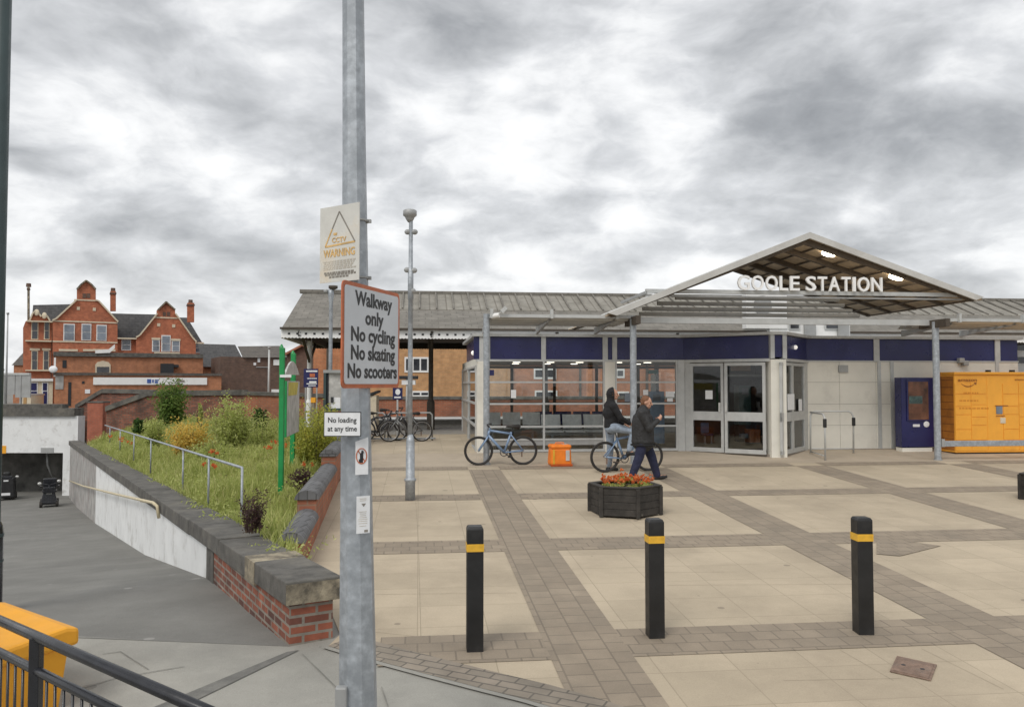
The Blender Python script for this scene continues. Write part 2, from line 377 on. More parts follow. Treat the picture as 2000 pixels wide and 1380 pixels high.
M['dglass'] = mat('dark_window_glass', (0.03, 0.033, 0.04), 0.08, var=0.3, scale=1.5, spec=0.8)
M['pglass'] = mat('reflecting_window_glass', (0.17, 0.2, 0.24), 0.12, var=0.3, scale=0.8, spec=0.8)
M['valance'] = mat('bright_white_valance', (0.88, 0.88, 0.87), 0.5, var=0.02)
M['white'] = mat('white_paint', (0.80, 0.80, 0.785), 0.5, var=0.04, scale=3, dirt=(0.6, 0.59, 0.56), dscale=1.5, dlo=0.55, dhi=0.9)
M['letter'] = mat('white_letter', (0.85, 0.85, 0.84), 0.4, var=0.02)
M['black'] = mat('black_plastic', (0.012, 0.012, 0.0125), 0.45, var=0.3, scale=5, dirt=(0.05, 0.047, 0.042), dscale=2.5, dlo=0.55, dhi=0.9)
M['blackm'] = mat('black_metal', (0.013, 0.014, 0.018), 0.28, var=0.3, scale=7, spec=0.6)
M['rubber'] = mat('tyre_rubber', (0.03, 0.027, 0.024), 0.8)
M['yellow'] = mat('yellow_band', (0.74, 0.42, 0.035), 0.5, var=0.12, scale=12)
M['gritbin'] = mat('yellow_grit_bin', (0.82, 0.37, 0.02), 0.55, var=0.07, scale=3, bump=0.1, bscale=40, dirt=(0.5, 0.25, 0.05), dscale=3, dlo=0.58, dhi=0.9)
M['locker'] = mat('orange_locker', (0.86, 0.40, 0.045), 0.5, var=0.035, scale=2, dirt=(0.74, 0.33, 0.04), dscale=2.5, dlo=0.5, dhi=0.8)
M['lockerside'] = brick('locker_side', (0.46, 0.17, 0.02), (0.42, 0.15, 0.02), (0.25, 0.09, 0.015), w=0.5, h=0.18, ms=0.012, damt=0.3, off=0.0)
M['print'] = mat('brown_print', (0.30, 0.10, 0.02), 0.6)
M['sign_white'] = mat('sign_face', (0.56, 0.585, 0.615), 0.4, var=0.04, scale=5)
M['sign_old'] = mat('faded_sign_face', (0.63, 0.62, 0.575), 0.55, var=0.05, scale=9, dirt=(0.66, 0.55, 0.4), dscale=5, dlo=0.55, dhi=0.8)
M['sign_red'] = mat('faded_red_border', (0.48, 0.13, 0.05), 0.5, var=0.15, scale=12)
M['sign_black'] = mat('sign_lettering', (0.02, 0.022, 0.025), 0.5)
M['sign_fade'] = mat('faded_grey_print', (0.24, 0.22, 0.19), 0.7)
M['sign_orange'] = mat('faded_orange_print', (0.66, 0.43, 0.17), 0.7, var=0.2, scale=20)
M['sign_ghost'] = mat('faded_pale_print', (0.52, 0.48, 0.41), 0.7)
M['paper'] = mat('white_paper', (0.78, 0.79, 0.8), 0.6, var=0.04, scale=20)
M['green'] = mat('green_paint', (0.012, 0.26, 0.07), 0.4, var=0.12, scale=4)
M['dkgreen'] = mat('dark_green_grey_paint', (0.035, 0.058, 0.06), 0.45, var=0.1, scale=3)
M['panel_grey'] = mat('weathered_map_panel', (0.45, 0.44, 0.42), 0.5, var=0.2, scale=6, dirt=(0.3, 0.3, 0.28), dscale=5)
M['yellowish'] = mat('mustard_print', (0.5, 0.42, 0.08), 0.6)
M['brick_old'] = brick('weathered_red_brick', (0.38, 0.12, 0.07), (0.17, 0.065, 0.045), (0.17, 0.13, 0.1), dirt=(0.03, 0.026, 0.022), damt=0.92, dscale=0.9, var=0.4)
M['brick_edge'] = brick('orange_edging_brick', (0.42, 0.14, 0.07), (0.33, 0.11, 0.06), (0.30, 0.17, 0.11), dirt=(0.12, 0.09, 0.07), damt=0.4)
M['brick_ramp'] = brick('mixed_ramp_brick', (0.35, 0.11, 0.062), (0.10, 0.045, 0.036), (0.27, 0.24, 0.2), ms=0.012, dirt=(0.045, 0.036, 0.032), damt=0.8, dscale=2.6, var=0.4)
M['brick_pier'] = brick('plain_red_brick', (0.39, 0.12, 0.07), (0.36, 0.11, 0.065), (0.33, 0.13, 0.085), damt=0.15)
M['brick_vic'] = brick('victorian_red_brick', (0.53, 0.175, 0.085), (0.43, 0.135, 0.07), (0.36, 0.14, 0.08), damt=0.3, dscale=0.3)
M['brick_flat'] = brick('orange_brown_brick', (0.50, 0.19, 0.085), (0.41, 0.155, 0.075), (0.36, 0.2, 0.12), damt=0.35, dscale=0.3)
M['brick_tan'] = brick('tan_orange_brick', (0.56, 0.30, 0.13), (0.50, 0.26, 0.115), (0.48, 0.31, 0.17), damt=0.15, dscale=0.4)
M['brick_or'] = brick('bright_orange_brick', (0.54, 0.20, 0.085), (0.47, 0.17, 0.075), (0.45, 0.24, 0.13), damt=0.15)
M['brick_dk'] = brick('dark_brown_brick', (0.15, 0.085, 0.06), (0.11, 0.065, 0.05), (0.13, 0.09, 0.07), damt=0.3, dscale=0.4)
M['stone_dk'] = mat('sooty_coping_stone', (0.105, 0.10, 0.09), 0.9, var=0.25, scale=5, bump=0.5, bscale=50, dirt=(0.2, 0.185, 0.155), dscale=1.7, dlo=0.5, dhi=0.75)
M['stone_lt'] = mat('pale_sandstone', (0.33, 0.285, 0.205), 0.9, var=0.25, scale=9, bump=0.6, dirt=(0.10, 0.088, 0.068), dscale=5, dlo=0.42, dhi=0.62)
M['cop_round'] = brick('blue_brick_coping', (0.17, 0.17, 0.175), (0.13, 0.13, 0.135), (0.08, 0.08, 0.08), w=0.11, h=0.4, ms=0.008, damt=0.3)
M['whitewash'] = mat('whitewashed_render', (0.76, 0.77, 0.765), 0.75, var=0.05, scale=2, bump=0.2, bscale=30, dirt=(0.38, 0.36, 0.33), dscale=2.2, dlo=0.54, dhi=0.78)
M['greywash'] = mat('grubby_grey_render', (0.37, 0.36, 0.345), 0.8, var=0.22, scale=2.4, dirt=(0.24, 0.17, 0.15), dscale=1.6)
M['cream'] = mat('cream_stone', (0.64, 0.56, 0.42), 0.7, var=0.06)
M['creampipe'] = mat('cream_handrail_paint', (0.58, 0.50, 0.33), 0.5, var=0.1, scale=10)
M['slate'] = brick('slate_roof', (0.085, 0.083, 0.083), (0.066, 0.065, 0.067), (0.05, 0.05, 0.05), w=0.5, h=0.3, ms=0.02, damt=0.4, dirt=(0.11, 0.105, 0.095), dscale=0.3)
M['slate2'] = brick('brown_slate_roof', (0.13, 0.115, 0.1), (0.10, 0.09, 0.08), (0.08, 0.07, 0.06), w=0.4, h=0.25, ms=0.02, damt=0.4, dirt=(0.15, 0.13, 0.11), dscale=0.4)
M['roofsheet'] = brick('weathered_roof_sheet', (0.285, 0.27, 0.235), (0.25, 0.235, 0.205), (0.17, 0.155, 0.13), w=0.55, h=3.0, ms=0.03, off=0.0, dirt=(0.17, 0.155, 0.125), damt=0.7, dscale=0.7, msmooth=0.6)
M['roofslate'] = brick('grey_platform_slates', (0.225, 0.21, 0.185), (0.19, 0.178, 0.155), (0.15, 0.14, 0.12), w=0.4, h=0.22, ms=0.014, dirt=(0.14, 0.13, 0.11), damt=0.6, dscale=0.8)
M['wood_dk'] = mat('black_stained_timber', (0.034, 0.030, 0.026), 0.75, var=0.3, scale=7, bump=0.3, bscale=25, dirt=(0.2, 0.185, 0.155), dscale=6, dlo=0.64, dhi=0.78)
M['rust'] = mat('rusty_cover', (0.23, 0.155, 0.115), 0.85, var=0.2, scale=14, bump=0.6, bscale=90, dirt=(0.15, 0.125, 0.105), dscale=8)
M['bikeblue'] = mat('pale_blue_bike_paint', (0.20, 0.29, 0.43), 0.35, var=0.1, scale=9, spec=0.6)
M['bikedark'] = mat('dark_bike_paint', (0.03, 0.03, 0.035), 0.4)
M['bikewhite'] = mat('pale_bike_paint', (0.14, 0.14, 0.14), 0.4)
M['chrome'] = mat('bike_alloy', (0.45, 0.45, 0.45), 0.3, metal=0.8)
M['bag'] = mat('orange_bag_fabric', (0.85, 0.22, 0.015), 0.6, var=0.08, scale=8, bump=0.2, bscale=25)
M['bagdk'] = mat('dark_orange_trim', (0.5, 0.09, 0.01), 0.6)
M['silver'] = mat('silver_reflective', (0.6, 0.6, 0.58), 0.4, metal=0.3)
M['skin'] = mat('skin', (0.52, 0.29, 0.2), 0.55, var=0.06, scale=20, spec=0.35)
M['hair'] = mat('brown_hair', (0.17, 0.075, 0.035), 0.7, var=0.2, scale=40, bump=0.6, bscale=80)
M['hoodie'] = mat('black_hoodie', (0.014, 0.014, 0.016), 0.9, bump=0.8, bscale=12, bdist=0.04)
M['jacket'] = mat('charcoal_jacket', (0.026, 0.026, 0.027), 0.75, var=0.25, scale=8, bump=0.8, bscale=11, bdist=0.05)
M['jeans'] = mat('light_blue_denim', (0.30, 0.36, 0.44), 0.85, var=0.16, scale=9, bump=0.7, bscale=14, bdist=0.04)
M['navy'] = mat('navy_trousers', (0.017, 0.02, 0.052), 0.85, bump=0.7, bscale=13, bdist=0.04)
M['shoe'] = mat('black_shoe', (0.02, 0.02, 0.02), 0.6)
M['eye'] = mat('dark_eye', (0.02, 0.015, 0.012), 0.3)
M['bark'] = mat('bark', (0.10, 0.075, 0.05), 0.9)
M['lf_dark'] = leaf_mat('dark_green_leaves', (0.03, 0.07, 0.018), (0.075, 0.15, 0.035), (0.13, 0.21, 0.05))
M['lf_con'] = leaf_mat('conifer_leaves', (0.07, 0.13, 0.03), (0.17, 0.26, 0.06), (0.28, 0.36, 0.10))
M['lf_mid'] = leaf_mat('fresh_green_leaves', (0.29, 0.34, 0.08), (0.47, 0.52, 0.16), (0.62, 0.64, 0.27))
M['lf_yel'] = leaf_mat('yellow_green_leaves', (0.24, 0.28, 0.05), (0.46, 0.47, 0.09), (0.66, 0.60, 0.13))
M['lf_gold'] = leaf_mat('golden_orange_leaves', (0.42, 0.40, 0.09), (0.78, 0.55, 0.13), (0.85, 0.62, 0.20))
M['lf_brown'] = leaf_mat('dead_brown_leaves', (0.045, 0.03, 0.028), (0.12, 0.07, 0.06), (0.16, 0.12, 0.12))
M['lf_grass'] = leaf_mat('long_grass', (0.25, 0.31, 0.07), (0.47, 0.51, 0.16), (0.64, 0.61, 0.28))
M['petal'] = leaf_mat('orange_petals', (0.55, 0.09, 0.03), (0.78, 0.22, 0.06), (0.85, 0.38, 0.14))
M['poppy'] = leaf_mat('poppy_petals', (0.6, 0.10, 0.03), (0.75, 0.2, 0.06))
M['downlight'] = emit_mat('downlight_glow', (1.0, 0.93, 0.8), 2.0)
M['bench'] = mat('pale_grey_bench', (0.72, 0.73, 0.73), 0.45, metal=0.0)
M['rafter'] = mat('brown_rafter', (0.13, 0.105, 0.08), 0.75)
M['lampglow'] = emit_mat('lamp_glow', (1.0, 0.87, 0.66), 9.0)
M['lampwhite'] = emit_mat('white_lamp_glow', (1.0, 0.98, 0.92), 0.35)
# ================================================================== GROUND
def plane_poly(px, dz=0.0):
    return [Vector((p[0], p[1], gz(p[0], p[1]) + dz)) for p in px]
N0 = gnd(565, 1260)                                   # near foot of the ramp wall
FAR = at(135, 971, 36.5)
dW = Vector((FAR.x - N0.x, FAR.y - N0.y, 0)); LW = dW.length; dW.normalize()
W = Plane(N0, -dW)                                    # faces the ramp; s runs negative away from the camera
LEFT = W.n.copy()
G1 = gnd(603, 1084); G2 = gnd(661, 943)
ug1, vg1 = site(G1); ug2, vg2 = site(G2)
V_PLAT = 24.6
struct('ground', MB().poly([(-1500, -300, -3.2), (1500, -300, -3.2), (1500, 2500, -3.2), (-1500, 2500, -3.2)]), M['ballast'])
struct('far_ground', MB().poly([(-1200, 40.5, 0.5), (-4, 40.5, 0.5), (-4, 46, 0.5), (1500, 46, 0.5), (1500, 2500, 0.4), (-1200, 2500, 0.4)]), M['far_ground'])
RS = gnd(145, 1240); rl = (RS - N0); rl.z = 0; rl.normalize()
RSL = N0 + rl * 6.5
pav = [RSL, N0, W.P(-.05, 0, -.18), W.P(-3.6, 0, -.18), SP(-1.0, vg1), SP(40, vg1), SP(40, -4), SP(-16, -4), RSL + Vector((-9, 0.6, 0))]
struct('pavement', MB().poly(plane_poly(pav, -0.006)), M['concrete'])
curve = [gnd(*p) for p in ((640, 1262), (690, 1277), (745, 1293), (830, 1316), (930, 1342), (1030, 1367), (1130, 1397), (1260, 1442), (1420, 1510), (1700, 1700))]
curve.append(curve[-1] + E1 * 6 - E2 * 0.3)
WE = gnd(664, 1238)
plz = [SP(ug2 + 0.02, V_PLAT), G2, G1, WE] + curve + [SP(40, 2.2), SP(40, V_PLAT)]
struct('plaza', MB().poly(plane_poly(plz)), M['slab'])
# darker bands of block paving, a 3.5 m grid
UB = [(1.03, 1.68), (4.55, 5.2), (8.07, 8.75), (11.6, 12.25), (15.1, 15.75)]
VB = [(6.34, 6.98), (9.86, 10.5), (13.4, 13.95), (16.9, 17.4)]
pave = MB()
for (u0, u1), vmin in zip(UB, (2.9, 2.4, 2.3, 2.3, 2.3)):
    pave.poly(plane_poly([SP(u0, vmin), SP(u1, vmin), SP(u1, 16.9), SP(u0, 16.9)], 0.004))
struct('paving_band', pave, M['bandx'])
pave = MB()
for (v0, v1), um in zip(VB, (-0.30, -0.72, -1.0, -1.35)):
    us = [um] + [a for b in UB for a in b] + [40]
    for a, b in zip(us[::2], us[1::2]): pave.poly(plane_poly([SP(a, v0), SP(b, v0), SP(b, v1), SP(a, v1)], 0.004))
struct('paving_band', pave, M['band'])
# wide strip in front of the station
struct('paving_band', MB().poly(plane_poly([SP(-1.5, 17.4), SP(40, 17.4), SP(40, 19.8), SP(-1.5, 19.8)], 0.002)), mat('forecourt_strip', (0.43, 0.36, 0.275), 0.9, var=0.06, scale=1.4, dirt=(0.33, 0.27, 0.2), dscale=1.1))
kb = MB()
def offs(c, d):
    out = []
    for i, p in enumerate(c):
        a = c[max(0, i - 1)]; b = c[min(len(c) - 1, i + 1)]; t = (b - a); t.z = 0; t.normalize(); out.append(p + Vector((-t.y, t.x, 0)) * d)
    return out
ins = offs(curve, 0.30); ins2 = offs(curve, -0.05)
for i in range(len(curve) - 1):
    kb.poly(plane_poly([curve[i], curve[i + 1], ins[i + 1], ins[i]], 0.008))
struct('paving_band', kb, M['kerbpave'])
kb = MB()
for i in range(len(curve) - 1):
    kb.poly(plane_poly([ins2[i], ins2[i + 1], curve[i + 1], curve[i]], 0.006))
struct('kerb', kb, M['concrete'])
# repair patch of weedy blocks and joints in the pavement
pp = [gnd(*p) for p in ((1712, 1049), (1838, 1066), (1758, 1086), (1712, 1082))]
struct('paving_patch', MB().poly(plane_poly(pp, 0.007)), M['band'])
tar = MB(); a, b = gnd(585, 1268), gnd(270, 1392)
tar.poly(plane_poly([a, gnd(560, 1272), b, gnd(330, 1392)], 0.0))
struct('tar_strip', tar, M['tar'])
cr = MB()
def joint(p, q, w=0.008):
    p, q = gnd(*p), gnd(*q); d = (q - p); d.z = 0; d.normalize(); s = Vector((-d.y, d.x, 0)) * w / 2
    cr.poly(plane_poly([p - s, q - s, q + s, p + s], 0.001))
for p, q in (((590, 1275), (668, 1352)), ((200, 1276), (235, 1271)), ((235, 1271), (290, 1306)), ((150, 1345), (230, 1322)), ((230, 1322), (360, 1300)), ((745, 1340), (760, 1385))): joint(p, q)
struct('pavement_joint', cr, M['crack'])
cr = MB()                                              # wider worn joints between the buff slabs
for p, q in (((700, 1230), (822, 1243)), ((818, 1078), (822, 1243)), ((735, 1160), (1010, 1157)), ((812, 978), (817, 1058)), ((735, 1007), (780, 1004)),
             ((1180, 1118), (1440, 1116)), ((1304, 1142), (1700, 1140)), 
             ((1640, 1268), (1745, 1328)), ((1800, 1266), (1960, 1345)), ((1530, 1328), (1760, 1324))): joint(p, q, 0.006)
struct('paving_joint', cr, mat('slab_joint', (0.33, 0.275, 0.2), 0.95))

# ramp going down to the subway
prof = [(0.0, N0.z)]
for p in ((405, 1129), (283, 1083), (187, 1022), (150, 990)):
    prof.append(W.sz(*p))
prof.append((-LW, W.sz(135, 971)[1])); prof.append((-LW - 4, prof[-1][1] - 0.05))
rm = MB(); rows = []
for i, (s, z) in enumerate(prof):
    r_ = W.P(s, z, -0.1); l_ = W.P(s, z, 9.0)
    if i == 0: r_ = N0.copy(); l_ = RSL + Vector((-4, 0.25, 0)); l_.z = gz(l_.x, l_.y); r_.z -= 0.004
    rows.append((l_, r_))
for (a, b), (c, d) in zip(rows, rows[1:]):
    n = 6
    for k in range(n):
        f, g = k / n, (k + 1) / n
        rm.poly([a.lerp(b, f), a.lerp(b, g), c.lerp(d, g), c.lerp(d, f)])
struct('ramp', rm, M['asphalt'], smooth=True)

# ================================================================== RAMP WALL
T_W = 0.36
zc = lambda s: zc0 + (zc1 - zc0) * (-s / LW)
zc0 = W.sz(565, 1134)[1]; zc1 = W.sz(130, 852)[1]; CH = 0.19
root = thing('ramp_wall', 'low wall sloping beside the grey ramp, whitewashed far half, brick near half, dark stone coping', 'wall', (N0.x, N0.y, N0.z))
sB = W.sz(405, 1100)[0]; sQ = W.sz(418, 1100)[0]; sG = W.sz(187, 960)[0]
def wseg(s0, s1, m, name, off=0.0):
    pts = [(s0, zc(s0) - CH), (s1, zc(s1) - CH)]
    zb = [W.P(s1, -2.9), W.P(s0, -2.9 if s0 < -0.5 else -0.6)]
    if s1 > -3: zb = [W.P(s1, -0.8), W.P(s0, -0.8)]
    q = [W.P(s, z, off) for s, z in pts] + [p + W.n * off for p in zb]
    return MB().extr(q, -W.n * (T_W + off)).build(name, m, root)
wseg(0, sQ, M['brick_ramp'], 'brick_section'); wseg(sQ, sB, M['stone_dk'], 'quoin_stone', 0.012)
wseg(sB, sG, M['whitewash'], 'painted_section'); wseg(sG, -LW, M['greywash'], 'grubby_section')
nseg = 14; edges = [-0.02 + (-LW - 0.2) * (k / nseg) ** 1.35 for k in range(nseg + 1)]; edges[0] = 0.05
for k in range(nseg):
    s0, s1 = edges[k], edges[k + 1] + 0.008
    c = MB(); f, b = 0.05, T_W + 0.06; dz = random.Random(k).uniform(-.008, .008)
    q = [W.P(s0, zc(s0) - CH + dz, f), W.P(s1, zc(s1) - CH + dz, f), W.P(s1, zc(s1) - CH + dz, -b), W.P(s0, zc(s0) - CH + dz, -b)]
    c.hexa([q[3], q[2], q[1], q[0]] + [p + UP * CH for p in (q[3], q[2], q[1], q[0])])
    c.build('coping_stone', M['stone_lt'] if k in (0, 2) and False else M['stone_dk'], root, bevel=0.012)
q = MB().pbox(W, 0.05, 0.053, zc0 - CH + .012, zc0 - .014, 0.045, T_W + 0.045)
q.build('coping_end_face', M['stone_lt'], root)
s_a, s_b = W.sz(490, 1080)[0], W.sz(508, 1086)[0]
MB().pbox(W, s_a, s_b, zc(s_a) - CH - .004, zc(s_a) + .012, 0.056, T_W + 0.066).build('patched_joint', M['stone_lt'], root)
# cream handrail on the wall
rail = thing('wall_handrail', 'cream painted handrail fixed along the whitewashed ramp wall', 'handrail', tuple(W.P(-8, -0.2)))
pts = [W.pt(320, 1010, 0.07), W.pt(321, 987, 0.10), W.pt(315, 980, 0.12), W.pt(235, 963, 0.12), W.pt(170, 948, 0.12), W.pt(142, 938, 0.12)]
MB().tube(pts, 0.025, 8).build('rail', M['creampipe'], rail, smooth=True)
for px_ in (290, 225, 175):
    s, z = W.sz(px_, 981 - (320 - px_) * .235); MB().tube([W.P(s, z - .06, 0.0), W.P(s, z - .03, 0.12), W.P(s, z, 0.12)], 0.014, 6).build('bracket', M['creampipe'], rail)

# ================================================================== SUBWAY PORTAL
po = at(60, 971, 37.2); Yp = po.y; PP = Plane((0, Yp), (1, 0))
root = thing('subway_portal', 'whitewashed concrete mouth of the pedestrian subway at the foot of the ramp', 'subway entrance', (po.x, Yp, po.z))
b = MB().px(PP, -260, 812, 152, 884, 0, 0.6); b.build('lintel', M['whitewash'], root)
MB().px(PP, -260, 797, 148, 812, 0.12, 0.7).build('coping', M['stone_dk'], root)
MB().px(PP, -260, 789, 120, 797, -0.05, 0.6).build('parapet_course', M['stone_dk'], root)
MB().px(PP, 122, 884, 152, 985, 0, 0.6).build('jamb', M['whitewash'], root)
MB().px(PP, 80, 874, 105, 884.5, 0.02, 0).build('grey_plate', M['grey2'], root)
MB().px(PP, -10, 870, 12, 885, 0.02, 0).build('orange_plate', M['gritbin'], root)
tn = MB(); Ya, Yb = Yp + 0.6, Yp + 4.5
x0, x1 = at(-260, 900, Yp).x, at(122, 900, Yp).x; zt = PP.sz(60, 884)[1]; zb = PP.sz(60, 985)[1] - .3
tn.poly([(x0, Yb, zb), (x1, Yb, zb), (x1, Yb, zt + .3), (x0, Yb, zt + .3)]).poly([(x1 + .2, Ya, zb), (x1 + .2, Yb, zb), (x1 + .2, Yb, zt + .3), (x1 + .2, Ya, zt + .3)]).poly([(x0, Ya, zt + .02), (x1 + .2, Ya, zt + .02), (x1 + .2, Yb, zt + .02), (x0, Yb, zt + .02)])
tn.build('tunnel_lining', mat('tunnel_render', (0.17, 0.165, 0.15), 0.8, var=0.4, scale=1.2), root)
p0 = at(92, 884, Yp + .9); MB().tube([p0, at(93, 908, Yp + .9), at(105, 935, Yp + 1.3)], 0.05, 8).build('drain_pipe', M['grey2'], root, smooth=True)
# brick pier beside it
PB = Plane((0, 34.0), (1, 0)); pb = PB.pt(186, 868)
root = thing('brick_pier', 'plain square red brick pier at the head of the ramp wall', 'pier', tuple(pb))
MB().px(PB, 170, 786, 200, 880, 0, 0.6).build('shaft', M['brick_pier'], root); MB().px(PB, 169, 784, 201, 786.4, 0.02, 0.62).build('cap', M['stone_dk'], root)
# old walls round the garden
Pw = Plane((0, 33.5), (1, 0)); wb = Pw.pt(420, 830)
root = thing('garden_wall', 'old sooty red brick wall with sloping dark coping behind the overgrown garden', 'wall', tuple(wb))
top = [(207, 802), (290, 772), (478, 770), (640, 775)]
for (a, b_), m in zip(zip(top, top[1:]), (M['brick_old'], M['brick_old'], M['brick_edge'])):
    MB().extr([Pw.pt(*a), Pw.pt(*b_), Pw.pt(b_[0], 850), Pw.pt(a[0], 850)], (0, 0.35, 0)).build('brickwork', m, root)
    h = 9 if m is M['brick_old'] else 6
    MB().extr([Pw.pt(a[0], a[1] - h, .08), Pw.pt(b_[0], b_[1] - h, .08), Pw.pt(b_[0], b_[1] + 1, .08), Pw.pt(a[0], a[1] + 1, .08)], (0, 0.5, 0)).build('coping', M['stone_dk'], root)
Pw2 = Plane((0, 38.5), (1, 0))
root = thing('retaining_wall', 'sooty brick retaining wall with a sloping coping behind the brick pier', 'wall', tuple(Pw2.pt(180, 830)))
for a, b_ in (((148, 797), (200, 766)), ((200, 766), (300, 768))):
    MB().extr([Pw2.pt(*a), Pw2.pt(*b_), Pw2.pt(b_[0], 860), Pw2.pt(a[0], 860)], (0, 0.35, 0)).build('brickwork', M['brick_old'], root)
    MB().extr([Pw2.pt(a[0], a[1] - 7, .08), Pw2.pt(b_[0], b_[1] - 7, .08), Pw2.pt(b_[0], b_[1] + 1, .08), Pw2.pt(a[0], a[1] + 1, .08)], (0, 0.5, 0)).build('coping', M['stone_dk'], root)

# ================================================================== GARDEN BED
SOIL = 0.50
rightedge = lambda s, z=SOIL: W.P(s, z, -(T_W + 0.02))
bed = [rightedge(-0.6), Vector((G1.x - .18, G1.y - .3, SOIL)), Vector((G2.x - .2, G2.y, SOIL)), SP(ug2 - 0.2, 25.5, SOIL), Vector((-6.5, 34, SOIL)), Vector((-17.5, 34, SOIL)), rightedge(-LW * .92)]
Wn2 = -W.n                                             # pointing from the ramp wall into the garden
def bedz(x, y):
    q = Vector((x, y, 0)) - W.A; s = q.dot(W.d); d = max(0.0, q.dot(Wn2) - T_W)
    zcop = zc(min(0, s)) - 0.10; k = min(1.0, d / 2.2)
    return zcop * (1 - k) + (SOIL + 0.010 * max(0, y - 9)) * k
sg = MB(); rowsS = []
lx = lambda y: W.A.x + W.d.x * ((y - W.A.y) / W.d.y) + (T_W + .03) / abs(W.d.y)
rx = lambda y: np.interp(y, [6.2, G1.y, G2.y, 25.5, 34], [G1.x - .05, G1.x - .16, G2.x - .18, SP(ug2 - .2, 25.5).x, -6.5])
ys = list(np.linspace(7.3, 34, 40))
for y in ys:
    a, b = lx(y), max(lx(y) + .05, rx(y)); rowsS.append([Vector((a + (b - a) * f, y, bedz(a + (b - a) * f, y))) for f in (0, .08, .2, .35, .6, 1)])
for A_, B_ in zip(rowsS, rowsS[1:]):
    for k in range(5): sg.poly([A_[k], A_[k + 1], B_[k + 1], B_[k]])
struct('soil', sg, M['soil'], smooth=True)
# stepped brick edging with half-round blue brick coping
root = thing('planter_edging', 'stepped orange brick edging wall with rounded blue-grey coping beside the garden', 'wall', tuple(G1))
steps = [((590, 1077), (600, 1030), 1049, 1072), ((604, 1032), (661, 930), 990, 1000)]
L_e = math.hypot(G2.x - G1.x, G2.y - G1.y); dE = Vector((G2.x - G1.x, G2.y - G1.y, 0)).normalized(); PE = Plane(G1, dE)
if PE.n.x < 0: PE.n = -PE.n
def edge_step(s0, s1, ztop):
    zb0 = gz(*(PE.P(s0, 0)[:2])) - .05
    MB().pbox(PE, s0, s1, zb0, ztop, 0.0, 0.24).build('brickwork', M['brick_edge'], root)
    c = []; n = 12
    for k in range(n + 1):
        a = math.pi * k / n; c.append((math.cos(a) * .155, math.sin(a) * .12))
    ring = [PE.P(s0 - .03, ztop + z, -.12 + o) for o, z in c]
    MB().extr(ring, PE.d * (s1 - s0 + .02)).build('coping', M['cop_round'], root)
s1 = PE.sz(606, 1060)[0]
edge_step(-0.75, 0.95, gz(*PE.P(0.5, 0)[:2]) + 0.27); edge_step(0.95, 4.6, gz(*PE.P(1.8, 0)[:2]) + 0.46); edge_step(4.6, 9.5, gz(*PE.P(6, 0)[:2]) + 0.55); edge_step(9.5, 15.5, gz(*PE.P(12, 0)[:2]) + 0.55)
# galvanised handrail along the bed
Ph = Plane(N0 - W.n * (T_W + 0.10), -dW)
root = thing('garden_handrail', 'thin galvanised tube handrail on posts along the garden edge above the ramp', 'handrail', tuple(Ph.P(-4, SOIL)))
ra, rb = Ph.sz(473, 913), Ph.sz(205, 830)
MB().tube([Ph.P(*ra), Ph.P(*rb)], 0.017, 8).build('rail', M['galv'], root, smooth=True)
for px_ in (473, 408, 358, 295, 262, 235, 215):
    f = (473 - px_) / (473 - 205); s, z = Ph.sz(px_, 913 - f * 83)
    MB().tube([Ph.P(s, bedz(0, Ph.P(s, 0).y) - .1), Ph.P(s, z)], 0.016, 6).build('post', M['galv'], root, smooth=True)

# ================================================================== PLANTS
def leaves(mb, rng, c, rad, n, size, flat=0.0, hollow=0.35, clumps=14, up=0.3):
    """leaf-sized faces spread through lobes of a crown"""
    c = np.array(c); rad = np.array(rad)
    cl = []
    for _ in range(clumps):
        d = rng.normal(size=3); d /= np.linalg.norm(d); d *= rng.uniform(hollow, 0.82); cl.append((d * rad, rng.uniform(0.28, 0.5)))
    V = []; Fc = []; b = len(mb.V)
    for i in range(n):
        o, k = cl[rng.integers(len(cl))]
        d = rng.normal(size=3); d /= np.linalg.norm(d)
        p = c + o + d * rad * k * rng.uniform(0.35, 1.0) ** 0.6
        nrm = d * 0.7 + rng.normal(size=3) * 0.55 + np.array([0, 0, up]); nrm /= np.linalg.norm(nrm)
        t = np.cross(nrm, rng.normal(size=3)); t /= np.linalg.norm(t); s = np.cross(nrm, t)
        L = size * rng.uniform(0.6, 1.35); wd = L * rng.uniform(0.35, 0.6)
        j = b + len(V); V += [tuple(p - t * L * .5), tuple(p + s * wd * .5), tuple(p + t * L * .5 + nrm * L * .1), tuple(p - s * wd * .5)]
        Fc.append((j, j + 1, j + 2, j + 3))
    mb.V.extend(V); mb.Fc.extend(Fc); return mb
